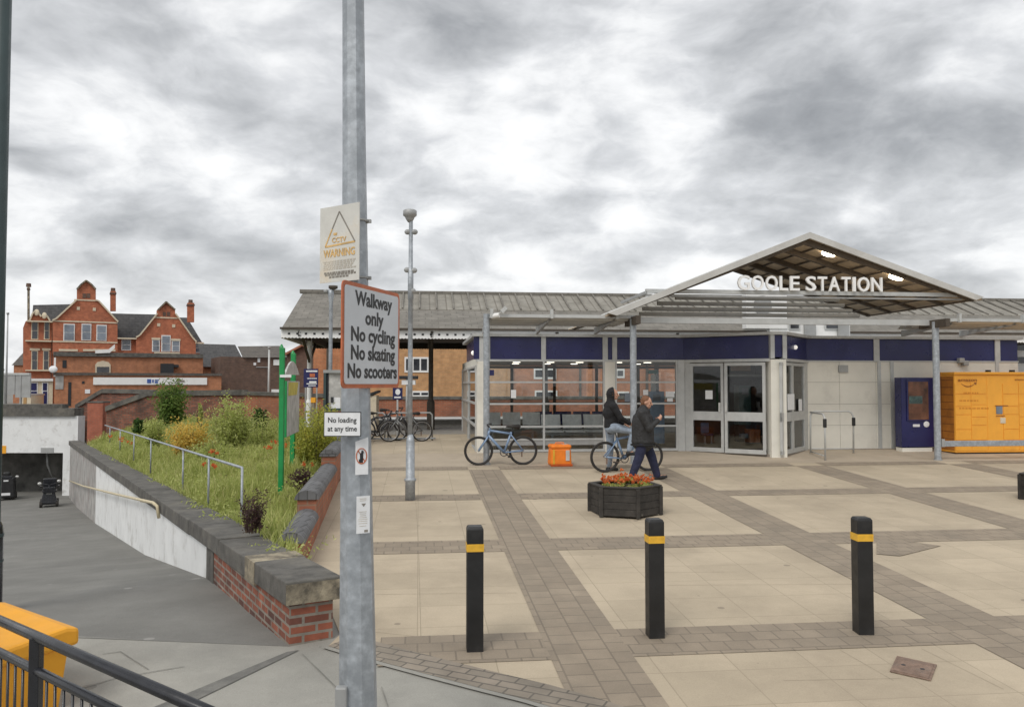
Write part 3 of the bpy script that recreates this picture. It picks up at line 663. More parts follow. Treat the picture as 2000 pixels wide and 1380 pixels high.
def bramble(mb, st, rng, base, w, h, n, size, depth=1.0, per=16):
    """many arching stems with leaves along them: a loose, uneven weed"""
    V = []; Fc = []; b0 = len(mb.V)
    for i in range(n):
        a = rng.uniform(0, 6.283); r0 = w * .45 * math.sqrt(rng.uniform()); L = h * rng.uniform(.45, 1.0) * (1.15 - .55 * r0 / w); out = w * rng.uniform(.05, .75)
        p0 = np.array([base[0] + math.cos(a) * r0, base[1] + math.sin(a) * r0 * depth, base[2]]); a2 = a + rng.normal() * .6
        dv_ = np.array([math.cos(a2), math.sin(a2) * depth, 0.0])
        pt = lambda f: p0 + dv_ * out * f ** 1.8 + np.array([0, 0, L * (f - .22 * f ** 3)])
        if i % 5 == 0: st.tube([tuple(pt(f)) for f in (0, .4, .75, 1)], [.008, .006, .004, .002], 4)
        for k in range(per):
            f = rng.uniform(.12, 1.0); p = pt(f) + rng.normal(size=3) * size * .55
            nrm = rng.normal(size=3) * .6 + np.array([0, 0, .55]) + dv_ * .3; nrm /= np.linalg.norm(nrm)
            t_ = np.cross(nrm, rng.normal(size=3)); t_ /= np.linalg.norm(t_); s = np.cross(nrm, t_); Lf = size * rng.uniform(.55, 1.3) * (1.1 - .4 * f); wd_ = Lf * rng.uniform(.28, .5)
            j = b0 + len(V); V += [tuple(p - t_ * Lf * .5), tuple(p + s * wd_ * .5), tuple(p + t_ * Lf * .5), tuple(p - s * wd_ * .5)]; Fc.append((j, j + 1, j + 2, j + 3))
    mb.V.extend(V); mb.Fc.extend(Fc)
def weed(name, label, cat, px, Y, w_px, h_px, m, n=150, size=.08, seed=1, depth=.9, per=18):
    rng = np.random.default_rng(seed); top = at(px, h_px[0], Y); bot = at(px, h_px[1], Y); w = w_px * Y / F / 2; base = Vector((top.x, Y, bot.z))
    root = thing(name, label, cat, tuple(base)); mb = MB(); st = MB(); bramble(mb, st, rng, base, w, (top.z - bot.z) * 1.3, n, size, depth, per)
    mb.build('foliage', m, root, recalc=False, uv=False); st.build('stem', M['bark'], root, recalc=False, uv=False); return root
def shrub(name, label, cat, px, Y, w_px, h_px, m, n=1500, size=0.06, seed=1, group=None, depth=1.0, stems=5, tall=False):
    rng = np.random.default_rng(seed); top = at(px, h_px[0], Y); bot = at(px, h_px[1], Y); w = w_px * Y / F / 2
    h = top.z - bot.z; base = Vector((top.x, Y, bot.z)); root = thing(name, label, cat, tuple(base), 0, group)
    mb = MB()
    if tall:
        k = 7
        for i in range(k):
            f = (i + .5) / k; rr = w * (1.02 - f) ** 0.75
            leaves(mb, rng, (base.x + rng.normal() * w * .12, Y, base.z + h * f), (rr, rr * depth, h / k * 1.1), n // k, size, clumps=6)
    else:
        leaves(mb, rng, (base.x, Y, base.z + h * .52), (w, w * depth, h * .5), n, size)
        leaves(mb, rng, (base.x + w * .2, Y, base.z + h * .75), (w * .6, w * depth * .6, h * .26), n // 4, size, clumps=7)
    mb.build('foliage', m, root, recalc=False, uv=False)
    st = MB()
    for i in range(stems):
        a = rng.uniform(0, 6.28); st.tube([base - UP * .1, base + Vector((math.cos(a) * w * .2, math.sin(a) * w * .2, h * .35)), base + Vector((math.cos(a) * w * .5, math.sin(a) * w * .5, h * .7))], [.02, .014, .007], 5)
    st.build('stem', M['bark'], root)
    return root
weed('young_tree', 'loose upright dark green young tree in front of the sooty garden wall', 'tree', 335, 29.5, 72, (740, 842), M['lf_con'], 120, .17, 3, per=30)
weed('shrub', 'small rounded green bush left of the golden bush', 'shrub', 303, 24, 50, (818, 886), M['lf_mid'], 130, .09, 4, per=24)
weed('shrub', 'golden orange leaved bush in the middle of the garden', 'shrub', 372, 21, 100, (818, 905), M['lf_gold'], 190, .1, 5, per=26)
weed('shrub', 'tall loose fresh green bush between the golden bush and the green posts', 'shrub', 455, 21, 105, (772, 900), M['lf_mid'], 230, .1, 6, per=26)
shrub('shrub', 'low dark shrub at the foot of the red wall near the green posts', 'shrub', 508, 27, 42, (795, 850), M['lf_dark'], 900, 0.09, 7)
shrub('shrub', 'low dark shrub left of the conifer by the garden wall', 'shrub', 272, 29, 34, (815, 850), M['lf_dark'], 800, 0.09, 17)
weed('shrub', 'yellow green bush behind the small no loading plate', 'shrub', 618, 16.5, 115, (796, 945), M['lf_yel'], 260, .085, 8, per=26)
weed('shrub', 'bright yellow topped bush below the grey notice cabinet', 'shrub', 632, 19.5, 56, (793, 860), M['lf_yel'], 110, .09, 9, per=22)
shrub('shrub', 'reddish low plants spilling over the rounded coping', 'shrub', 592, 12.8, 90, (912, 985), M['lf_brown'], 900, 0.05, 18)
weed('dead_hydrangea', 'withered purple brown plant by the end of the garden handrail', 'plant', 495, 8.9, 62, (953, 1040), M['lf_brown'], 60, .045, 10, per=22)
weed('shrub', 'loose pale green bush right of the tall fresh green one', 'shrub', 505, 22.5, 100, (806, 900), M['lf_mid'], 130, .1, 26)
weed('shrub', 'loose pale green bush in front of the golden bush', 'shrub', 415, 18.5, 100, (858, 930), M['lf_mid'], 130, .09, 27)
shrub('shrub', 'slender upright green sapling behind the golden bush', 'shrub', 391, 25, 26, (785, 860), M['lf_mid'], 500, 0.09, 28, tall=True)
# long grass
def in_poly(x, y, P):
    c = False; j = len(P) - 1
    for i in range(len(P)):
        if (P[i].y > y) != (P[j].y > y) and x < (P[j].x - P[i].x) * (y - P[i].y) / (P[j].y - P[i].y) + P[i].x: c = not c
        j = i
    return c
rng = np.random.default_rng(11); g = MB(); cnt = 0
while cnt < 60000:
    y = 6.5 + 27.5 * rng.uniform() ** 1.7; x = rng.uniform(-17, -1.5)
    if not in_poly(x, y, bed): continue
    cnt += 1; far = 0.75 + y * .035
    patch = 0.75 + 0.5 * math.sin(x * 1.9 + y * .8) * math.sin(y * 1.3 - x * .7)
    h = rng.uniform(0.12, 0.36) * patch * (0.8 if y < 9.5 else 1.0) * (1.25 if rng.uniform() < .1 else 1); a = rng.uniform(0, 6.283); lean = rng.uniform(0.1, 0.75) * h; wd = rng.uniform(.005, .011) * far
    dx, dy = math.cos(a), math.sin(a); z = bedz(x, y) - .02; b = len(g.V)
    g.V += [(x - dy * wd, y + dx * wd, z), (x + dy * wd, y - dx * wd, z), (x + dx * lean * .35 + dy * wd * .8, y + dy * lean * .35 - dx * wd * .8, z + h * .6), (x + dx * lean * .35 - dy * wd * .8, y + dy * lean * .35 + dx * wd * .8, z + h * .6), (x + dx * lean, y + dy * lean, z + h)]
    g.Fc += [(b, b + 1, b + 2, b + 3), (b + 3, b + 2, b + 4)]
o = g.build('long_grass', M['lf_grass'], recalc=False, uv=False); o['kind'] = 'stuff'; o['label'] = 'long unmown grass and weeds filling the garden bed'
# leafy weeds scattered low through the grass
wd = MB()
wst = MB()
for i in range(520):
    y = 7.2 + 25 * rng.uniform() ** 1.4; x = rng.uniform(-16, -2)
    if in_poly(x, y, bed): r_ = rng.uniform(.18, .5); bramble(wd, wst, rng, (x, y, bedz(x, y) - .02), r_, r_ * rng.uniform(.7, 1.5) * (.75 if y < 10 else 1), 12, .05 + .0018 * y, per=11)
o = wd.build('weeds', M['lf_mid'], recalc=False, uv=False); o['kind'] = 'stuff'; o['label'] = 'low leafy weeds growing through the long grass'
pp = MB()
for px_, py_, Yv in ((235, 856, 22), (246, 862, 21.5), (408, 886, 15), (412, 912, 12.5), (537, 866, 17.5), (560, 868, 17), (583, 868, 17), (605, 905, 14.5), (530, 872, 17), (224, 852, 23)):
    c = at(px_, py_, Yv)
    for k in range(3): leaves(pp, rng, tuple(c + Vector((rng.normal() * .08, rng.normal() * .08, rng.normal() * .04))), (.06, .06, .05), 9, .06, clumps=3)
o = pp.build('poppies', M['poppy'], recalc=False, uv=False); o['kind'] = 'stuff'; o['label'] = 'scattered orange poppies in the long grass'
# ================================================================== FOREGROUND POLE AND ITS SIGNS
def locb(mb, name, m, root, par=None, **kw):
    Wm = WM[root.name]; mb.V = [tuple(Wm @ Vector(v)) for v in mb.V]; return mb.build(name, m, par or root, **kw)
DP = 4.1
pole_pts = [(701, 1560, .100), (699.5, 1380, .0945), (697, 1100, .084), (695, 760, .0725), (692, 300, .0595), (690, 0, .0553), (689, -140, .052)]
pts = [at(x, y, DP) for x, y, r_ in pole_pts]; base = gnd(702, 1560); pts[0] = at(701, 1605, DP)
root = thing('lamp_column', 'tall tapering galvanised steel column in the foreground carrying four signs and two stickers', 'lamp post', tuple(pts[0]))
MB().tube(pts, [p[2] for p in pole_pts], 8).build('shaft', M['galv'], root)
MB().box(pts[1].x - .092, pts[1].x - .035, DP - .115, DP - .07, pts[1].z - .5, pts[1].z + .135).build('access_door', M['grey2'], root, bevel=.008)
for y in (432, 543):
    p = at(694, y, DP); MB().tube([p + Vector((-.062, 0, -.008)), p + Vector((-.062, 0, .008))], .005, 5).tube([p + Vector((math.cos(a) * .066, math.sin(a) * .066, 0)) for a in np.linspace(-2.6, 0.7, 14)], .006, 5).ob(p + Vector((.068, .0, 0)), (.012, 0, 0), (0, .01, 0), (0, 0, .008)).build('clip', M['grey2'], root)
def panel(root, LT, LB, RT, th, m, name='plate', grow=0.0, rad=0.0, fwd=0.0):
    LT, LB, RT = Vector(LT), Vector(LB), Vector(RT); r_ = RT - LT; r_.z = 0; w = r_.length; r_.normalize(); h = LT.z - LB.z; n = r_.cross(UP)
    pts = []; a, b, c, d = -grow, w + grow, -grow, h + grow
    for cx, cz, a0 in ((a + rad, c + rad, 180), (b - rad, c + rad, 270), (b - rad, d - rad, 0), (a + rad, d - rad, 90)):
        for k in range(5 if rad else 1):
            t = R(a0 + k * 22.5); pts.append(LB + r_ * (cx + math.cos(t) * rad) + UP * (cz + math.sin(t) * rad) + n * fwd)
    MB().extr(pts, -n * th).build(name, m, root)
    return LB + n * fwd, r_, n, w, h
# walkway sign: turned well away from the camera
root = thing('walkway_sign', 'red bordered sign reading Walkway only No cycling No skating No scooters on the column', 'sign', tuple(at(720, 660, 4.0)))
LT, LB, RT = at(667, 545, 3.78), at(667, 758, 3.78), at(779, 573, 4.40)
o, r_, n, w, h = panel(root, LT, LB, RT, .006, M['sign_red'], 'red_border', rad=.03)
panel(root, LT + r_ * .02 + UP * -.02, LB + r_ * .02 + UP * .02, RT - r_ * .022 + UP * -.02, .002, M['sign_white'], 'face', rad=.018, fwd=.003)
MB().ob(o + r_ * (w / 2) + UP * (h * .2) - n * .02, r_ * w * .4, UP * .012, n * .012).ob(o + r_ * (w / 2) + UP * (h * .8) - n * .02, r_ * w * .4, UP * .012, n * .012).build('bracket', M['grey2'], root)
t = MB(); zz = h / 213.0
for body, yb, x0, x1 in (('Walkway', .795, .19, .84), ('only', .62, .36, .68), ('No cycling', .45, .13, .90), ('No skating', .275, .13, .90), ('No scooters', .10, .08, .94)):
    t.text(body, o + r_ * (w * (x0 + x1) / 2) + UP * (yb * h) + n * .0035, r_, UP, .095, width=w * (x1 - x0), align='CENTER', ext=.001, bold=.03)
t.build('lettering', M['sign_black'], root, recalc=False)
# faded CCTV sign
root = thing('warning_sign', 'faded white CCTV warning sign with orange triangle strapped near the top of the column', 'sign', tuple(at(664, 470, 4.0)))
LT, LB, RT = at(626, 409, 4.05), at(624, 551, 4.05), at(702, 395, 3.90); LT.x = LB.x = (LT.x + LB.x) / 2
RT = Vector((RT.x, RT.y, LT.z)); h_ = at(702, 395, 3.9).z - at(702, 545, 3.9).z; LB.z = LT.z - h_
LT.z += .004; o, r_, n, w, h = panel(root, LT, LB, RT, .004, M['sign_old'], 'plate')
tri = MB(); A, B, C = (.50, .92), (.14, .475), (.90, .50)
q = lambda p: o + r_ * (p[0] * w) + UP * (p[1] * h) + n * .001
m1 = MB(); m1.bar(q(A), q(C), .007, .001, n).bar(q(A), q((.32, .70)), .007, .001, n); m1.build('triangle', M['sign_fade'], root)
m1 = MB(); m1.bar(q((.32, .70)), q(B), .008, .001, n).bar(q(B), q(C), .009, .001, n); m1.text('CCTV', q((.5, .52)), r_, UP, .034, width=w * .36, align='CENTER', ext=.0015, bold=.01)
m1.text('WARNING', q((.50, .335)), r_, UP, .052, width=w * .80, align='CENTER', ext=.0015, bold=.02)
m1.ob(q((.40, .63)), r_ * .012, UP * .006, n * .0008).build('orange_print', M['sign_orange'], root)
m1 = MB()
for k, (yy, a, b) in enumerate(((.275, .1, .9), (.25, .12, .86), (.225, .1, .88), (.20, .1, .8), (.175, .1, .9))):
    rr = random.Random(k); x = a
    while x < b: L = rr.uniform(.03, .09); m1.ob(q((x + L / 2, yy)), r_ * w * L / 2, UP * .0032, n * .0006); x += L + .022
m1.build('small_print', M['sign_ghost'], root)
m1 = MB()
for k, (yy, a, b) in enumerate(((.125, .12, .88), (.10, .14, .9), (.068, .25, .7))):
    rr = random.Random(k + 9); x = a
    while x < b: L = rr.uniform(.03, .09); m1.ob(q((x + L / 2, yy)), r_ * w * L / 2, UP * .0045, n * .0006); x += L + .02
m1.build('bottom_print', M['sign_fade'], root)
# no loading plate
root = thing('loading_plate', 'small white plate reading No loading at any time on the column', 'sign', tuple(at(668, 828, 3.98)))
LT, LB, RT = at(632, 804, 3.97), at(632, 852, 3.97), at(705, 804, 3.97)
o, r_, n, w, h = panel(root, LT, LB, RT, .005, M['sign_black'], 'border'); panel(root, LT + r_ * .004 - UP * .004, LB + r_ * .004 + UP * .004, RT - r_ * .004 - UP * .004, .002, M['paper'], 'face', fwd=.002)
t = MB().text('No loading', o + r_ * w / 2 + UP * h * .57 + n * .0025, r_, UP, .036, width=w * .76, align='CENTER', ext=.001, bold=.012).text('at any time', o + r_ * w / 2 + UP * h * .22 + n * .0025, r_, UP, .036, width=w * .78, align='CENTER', ext=.001, bold=.012)
t.build('lettering', M['sign_black'], root, recalc=False)
# stickers wrapped on the shaft's right facet
root = thing('sticker', 'white sticker with a red ringed prohibition symbol on the column below the no loading plate', 'sticker', tuple(at(707, 890, 4.0)))
LT, LB, RT = at(694, 862, 4.005), at(694, 927, 4.005), at(719, 862, 4.035)
o, r_, n, w, h = panel(root, LT, LB, RT, .002, M['paper'], 'sheet')
MB().extr([LT - r_ * 0, RT - r_ * .0, RT + UP * .022], -n * .002).build('torn_top', M['paper'], root)
c = o + r_ * w * .47 + UP * h * .56 + n * .001
MB().tube([c + r_ * math.cos(a) * .026 + UP * math.sin(a) * .037 for a in np.linspace(0, 2 * math.pi, 25)[:-1]], .0028, 5, closed=True).bar(c + r_ * -.018 + UP * .028, c + r_ * .018 - UP * .028, .0045, .001, n).build('red_ring', M['sign_red'], root)
MB().ell(c + r_ * .003 + UP * .018, (.008, .002, .010), 8, 5).ob(c - UP * .003, r_ * .008, UP * .018, n * .0007).ob(c - UP * .024 - r_ * .003, r_ * .010, UP * .009, n * .0007).build('figure_symbol', M['sign_black'], root)
root = thing('sticker', 'white printed notice taped to the column, lower than the ringed sticker', 'sticker', tuple(at(709, 1004, 4.0)))
LT, LB, RT = at(696, 969, 3.999), at(696, 1042, 3.999), at(722, 969, 4.03)
o, r_, n, w, h = panel(root, LT, LB, RT, .002, M['paper'], 'sheet')
m1 = MB(); rr = random.Random(4)
for yy in (.93, .88, .58, .53, .48, .43, .38, .33, .27, .2): m1.ob(o + r_ * w * (.2 + .28 * 1) + UP * h * yy + n * .0005, r_ * w * rr.uniform(.22, .36), UP * .0013, n * .0006)
m1.build('small_print', M['sign_ghost'], root)
MB().extr([o + r_ * w * .36 + UP * h * .80 + n * .001, o + r_ * w * .70 + UP * h * .80 + n * .001, o + r_ * w * .53 + UP * h * .71 + n * .001], -n * .0008).ob(o + r_ * w * .72 + UP * h * .06 + n * .0005, r_ * .009, UP * .006, n * .0006).build('symbol', M['sign_fade'], root)

# ================================================================== CCTV MAST, OTHER POLES
def lathe_px(root, name, m, x, Y, prof, n=12, smooth=True):
    """prof: (y pixel, radius px)"""
    c0 = at(x, 760, Y); k = Y / F
    return MB().tube([Vector((c0.x, Y, at(x, y, Y).z)) for y, r_ in prof], [r_ * k for y, r_ in prof], n).build(name, m, root, smooth=smooth)
b = gnd(802, 976); Yc = b.y
root = thing('camera_mast', 'slim galvanised mast with a dome head and small cameras, thicker sleeve at its foot', 'mast', tuple(b))
lathe_px(root, 'sleeve', M['galv'], 802, Yc, [(978, 9.6), (940, 9.6), (938, 11.5), (934, 11.5), (933, 8.6), (862, 8.4), (848, 5)], 14)
lathe_px(root, 'shaft', M['galv'], 801, Yc, [(862, 4.9), (700, 4.6), (585, 4.4), (584, 5.6), (525, 5.4), (524, 4.2), (432, 4.0)], 10)
lathe_px(root, 'dome_head', M['grey2'], 799, Yc, [(434, 4), (428, 8), (424, 9.5), (421, 13.5), (412, 13.5), (410, 11)], 14)
m1 = MB(); k = Yc / F
for y, dx in ((453, -5), (453, 9), (527, -6), (528, 8), (568, 5)):
    p = at(801 + dx, y, Yc); m1.ell(p, (6.2 * k, 6 * k, 5.5 * k), 8, 6)
m1.ob(at(801, 452, Yc), (9 * k, 0, 0), (0, 3 * k, 0), (0, 0, 2.5 * k)).build('camera', M['grey2'], root)
Yd = 22.0; b = at(644, 862, Yd)
root = thing('platform_lamp', 'thin pale pole with a small lamp head half hidden behind the walkway sign', 'lamp post', tuple(b))
lathe_px(root, 'shaft', M['galv'], 645, Yd, [(862, 4), (690, 3.8), (590, 3.6), (576, 6), (566, 6), (565, 2.5), (562, 2.5)], 8)
lathe_px(root, 'lamp_head', M['beam'], 649, Yd, [(574, 1.8), (566, 2.2), (563, 9), (558, 9)], 10); lathe_px(root, 'camera', M['grey2'], 635, Yd, [(573, 4), (567, 5), (565, 3)], 8)
# dark green lamp post cut by the left frame edge
b = gnd(-23, 1172); k = b.y / F
root = thing('green_lamp_post', 'dark green lamp post with a wider black base at the left edge', 'lamp post', tuple(b))
MB().lathe([(0, 20 * k), (0, 1)][:0] + [(.115, -.05), (.115, .62), (.105, .70), (.09, .74)], b, 16).build('base', M['blackm'], root, smooth=False)
MB().lathe([(.086, .72), (.083, 3.0), (.080, 7.5)], b, 16).build('shaft', M['dkgreen'], root, smooth=True)
MB().lathe([(.119, .60), (.119, .63)], b, 16).lathe([(.119, .36), (.119, .38)], b, 16).build('collar', M['dkgreen'], root)

# green sign posts in the garden
Y1, Y2 = 13.4, 16.2
g1, g2 = at(550, 962, Y1), at(572, 925, Y2)
root = thing('map_stand', 'bright green two post stand with a weathered map panel in the garden', 'sign', tuple(g1))
for (x, y0, y1, Y, w_) in ((550, 679, 965, Y1, 4.6), (572, 690, 928, Y2, 4.3)):
    k = Y / F; a, c = at(x, y1, Y), at(x, y0, Y); MB().ob((a + c) / 2, (w_ * k, 0, 0), (0, w_ * k, 0), (0, 0, (c.z - a.z) / 2)).lathe([(w_ * k, 0), (w_ * k * .3, .06)], c, 8).build('post', M['green'], root, bevel=.006)
pa, pb = at(561, 744, 13.9), at(585, 744, 15.6); pz = at(585, 842, 15.6).z; pa.z = pb.z = at(570, 744, 14.6).z
dd = (pb - pa).normalized(); nn = dd.cross(UP)
MB().extr([pa, pb, pb - UP * (pb.z - pz), pa - UP * (pa.z - pz)], -nn * .04).build('map_panel', M['panel_grey'], root, bevel=.004)
MB().extr([pa - UP * .02 + nn * .004 + dd * .15, pa + dd * 1.5 - UP * .02 + nn * .004, pa + dd * 1.3 - UP * .25 + nn * .004, pa - UP * .25 + nn * .004 + dd * .15], -nn * .003).build('printed_heading', M['yellowish'], root)
MB().extr([pa + nn * .002 - dd * .07, pa - dd * .0 + nn * .002, pa - UP * (pa.z - pz) + nn * .002, pa - dd * .07 - UP * (pa.z - pz) + nn * .002], -nn * .05).build('edge_strip', M['green'], root)
arc = [at(557, 735, 13.6).lerp(at(585, 735, 15.6), f) + UP * (math.sin(math.pi * f) * .24 + .03) for f in np.linspace(0, 1, 13)]
MB().extr(arc, -nn * .03).build('arched_header', M['panel_grey'], root)
p = at(558, 734, 13.35); MB().ob(p, (.09, 0, 0), (0, .015, 0), (0, 0, .022)).build('name_plate', M['paper'], root)

# ================================================================== BOLLARDS
b = gnd(927, 1268); kw = .066; zt = at(927, 1026, b.y).z - b.z
boll = thing('bollard', 'square black bollard with yellow band nearest the tall column', 'bollard', (b.x, b.y, b.z), TH, 'black bollards across the paving')
hB = zt - .02
locb(MB().box(-kw, kw, -kw, kw, -.12, hB), 'post', M['black'], boll, bevel=.005)
locb(MB().hexa([(-kw, -kw, hB), (kw, -kw, hB), (kw, kw, hB), (-kw, kw, hB), (-kw * .82, -kw * .82, hB + .02), (kw * .82, -kw * .82, hB + .02), (kw * .82, kw * .82, hB + .02), (-kw * .82, kw * .82, hB + .02)]), 'cap', M['black'], boll, bevel=.002)
e = kw + .003; locb(MB().box(-e, e, -e, e, hB - .175, hB - .115), 'reflective_band', M['yellow'], boll)
for px_, lab in (((1282, 1247), 'square black bollard with yellow band in front of the flower planter'), ((1692, 1240), 'square black bollard with yellow band near the rusty cover, right of the others')):
    q_ = gnd(*px_); dup(boll, q_ + Vector((0, .06, 0)), TH - (R(4) if px_[0] > 1500 else 0), lab)

# ================================================================== RAILING AND GRIT BIN
r0, r1 = at(-420, 1075, 5.1), at(620, 1480, 3.0)
r0 = at(0, 1209, 4.15); r1 = at(400, 1389, 3.02); dv = (r1 - r0); dv.z = 0; slope = (r1.z - r0.z); 
r0.z = r1.z = (r0.z + r1.z) / 2 + .0
def railp(f, dz=0): return r0.lerp(r1, f) + UP * dz
root = thing('guard_railing', 'black steel pedestrian guard railing with thin upright bars in the near corner', 'railing', tuple(railp(.2, -1.0)))
MB().tube([railp(-.9), railp(1.6)], .024, 10).build('top_rail', M['blackm'], root, smooth=True)
MB().tube([railp(-.9, -.155), railp(1.6, -.155)], .021, 10).build('lower_rail', M['blackm'], root, smooth=True)
for f in (.232, -.72, 1.18): 
    p = railp(f); MB().ob(p - UP * .52, (.024, 0, 0), (0, .024, 0), (0, 0, .52)).build('post', M['blackm'], root, bevel=.004)
i = 0
for f in np.arange(-.88, 1.58, .047):
    if min(abs(f - a) for a in (.232, -.72, 1.18)) > .02: MB().tube([railp(f, -.16), railp(f, -.98)], .0075, 6).build('upright_bar', M['blackm'], root, smooth=True)
MB().tube([railp(-.9, -.97), railp(1.6, -.97)], .018, 8).build('bottom_rail', M['blackm'], root, smooth=True)
Yg = 5.25; c = at(60, 1300, Yg); zt = at(60, 1217, 5.2).z; zg = gz(c.x, c.y)
root = thing('grit_bin', 'bright yellow plastic grit bin with a sloping lid behind the black railing', 'grit bin', (c.x, c.y, zg), R(-36))
X0, X1 = -1.12, -.08
locb(MB().hexa([(X0 + .05, -.26, -.02), (X1 - .05, -.26, -.02), (X1 - .05, .24, -.02), (X0 + .05, .24, -.02), (X0, -.31, .39), (X1, -.31, .39), (X1, .28, .43), (X0, .28, .43)]), 'body', M['gritbin'], root, bevel=.02)
locb(MB().extr([(X1 + .03, -.36, .38), (X1 + .03, -.36, .45), (X1 + .03, -.22, .49), (X1 + .03, .25, .55), (X1 + .03, .33, .53), (X1 + .03, .33, .42)], (X0 - X1 - .06, 0, 0)), 'lid', M['gritbin'], root, bevel=.025)
locb(MB().box(X0 + .04, X1 - .04, -.305, -.285, .2, .24), 'moulded_rib', M['gritbin'], root, bevel=.006)

# manhole cover
cor = [gnd(*p) for p in ((1752, 1282), (1830, 1299), (1818, 1330), (1738, 1312))]; cc = sum(cor, Vector()) / 4
root = thing('manhole_cover', 'small rusty square access cover set askew in the paving', 'manhole cover', tuple(cc))
MB().extr([p + UP * .004 for p in cor], UP * .006).build('frame', M['rust'], root)
MB().extr([cc + (p - cc) * .87 + UP * .008 for p in cor], UP * .006).build('plate', M['rust'], root)
for f in (.25, .72):
    p = cor[0].lerp(cor[3], .5).lerp(cor[1].lerp(cor[2], .5), f); MB().lathe([(.017, .0142), (.017, .0152)], p, 10).build('key_hole', M['sign_black'], root)

# ================================================================== PLANTERS
def hex_planter(px_, label):
    b = gnd(*px_); b.y += .42; b.z = gz(b.x, b.y)
    root = thing('hexagonal_planter', label, 'planter', tuple(b), 0, 'hexagonal timber planters')
    Rr, H = .53, .43; hexv = [(math.cos(R(163 + 60 * k)), math.sin(R(163 + 60 * k))) for k in range(6)]
    for k in range(6):
        a, c_ = Vector((*hexv[k], 0)) * Rr, Vector((*hexv[(k + 1) % 6], 0)) * Rr; a *= 1; m_ = MB()
        inn = lambda p: p * .93
        for j in range(4):
            z0, z1 = .015 + j * .102, .015 + j * .102 + .098; dj = random.Random(k * 7 + j).uniform(-.004, .004); s_ = 1 + dj
            m_.hexa([inn(a) + UP * z0, a * s_ + UP * z0, c_ * s_ + UP * z0, inn(c_) + UP * z0, inn(a) + UP * z1, a * s_ + UP * z1, c_ * s_ + UP * z1, inn(c_) + UP * z1])
        locb(m_, 'side_boards', M['wood_dk'], root, bevel=.004)
    for k in range(6):
        a = Vector((*hexv[k], 0)) * (Rr + .008); locb(MB().ob(a + UP * .21, (.027, 0, 0), (0, .027, 0), (0, 0, .21)), 'corner_post', M['wood_dk'], root, bevel=.004)
    m_ = MB()
    for k in range(6):
        a, c_ = Vector((*hexv[k], 0)), Vector((*hexv[(k + 1) % 6], 0))
        m_.hexa([a * .45 + UP * .422, a * .555 + UP * .422, c_ * .555 + UP * .422, c_ * .45 + UP * .422, a * .45 + UP * .44, a * .555 + UP * .44, c_ * .555 + UP * .44, c_ * .45 + UP * .44])
    locb(m_, 'rim', M['wood_dk'], root, bevel=.003)
    locb(MB().poly([Vector((*v, 0)) * .48 + UP * .39 for v in hexv]), 'earth', M['soil'], root)
    return root
pl = hex_planter((1228, 1012), 'black hexagonal timber planter full of orange flowers')
c0 = Vector(pl.location); rg = np.random.default_rng(5)
def flowers(name, label, dx, dy, w, m, np_, fol=True, z0=.40, up=.16):
    root = thing(name, label, 'flowers', (c0.x + dx, c0.y + dy, c0.z + z0), 0, 'bedding plants in the planter')
    mb = MB(); leaves(mb, rg, (c0.x + dx, c0.y + dy, c0.z + z0 + .03), (w, .2, .07), 300, .06, clumps=9); mb.build('leaves', M['lf_mid'], root, recalc=False, uv=False)
    if np_:
        mb = MB()
        for i in range(np_):
            a = rg.uniform(0, 6.28); r_ = math.sqrt(rg.uniform()); p = (c0.x + dx + math.cos(a) * r_ * w, c0.y + dy + math.sin(a) * r_ * .24, c0.z + z0 + .07 + rg.uniform(0, up - .06))
            leaves(mb, rg, p, (.032, .032, .025), 9, .042, clumps=3)
        mb.build('petals', m, root, recalc=False, uv=False)
flowers('flowering_plant', 'orange red flowers in the left half of the planter', -.18, -.08, .20, M['petal'], 46)
flowers('flowering_plant', 'orange red flowers in the right half of the planter', .20, -.08, .22, M['petal'], 52)
flowers('flowering_plant', 'single taller orange flower clump at the back of the planter', -.03, .16, .07, M['petal'], 12, up=.26)
flowers('leafy_plant', 'bright green leafy plant in the middle of the planter', .05, .12, .15, M['lf_mid'], 0, z0=.46)
hex_planter((2100, 987), 'black planter cut off by the right edge')

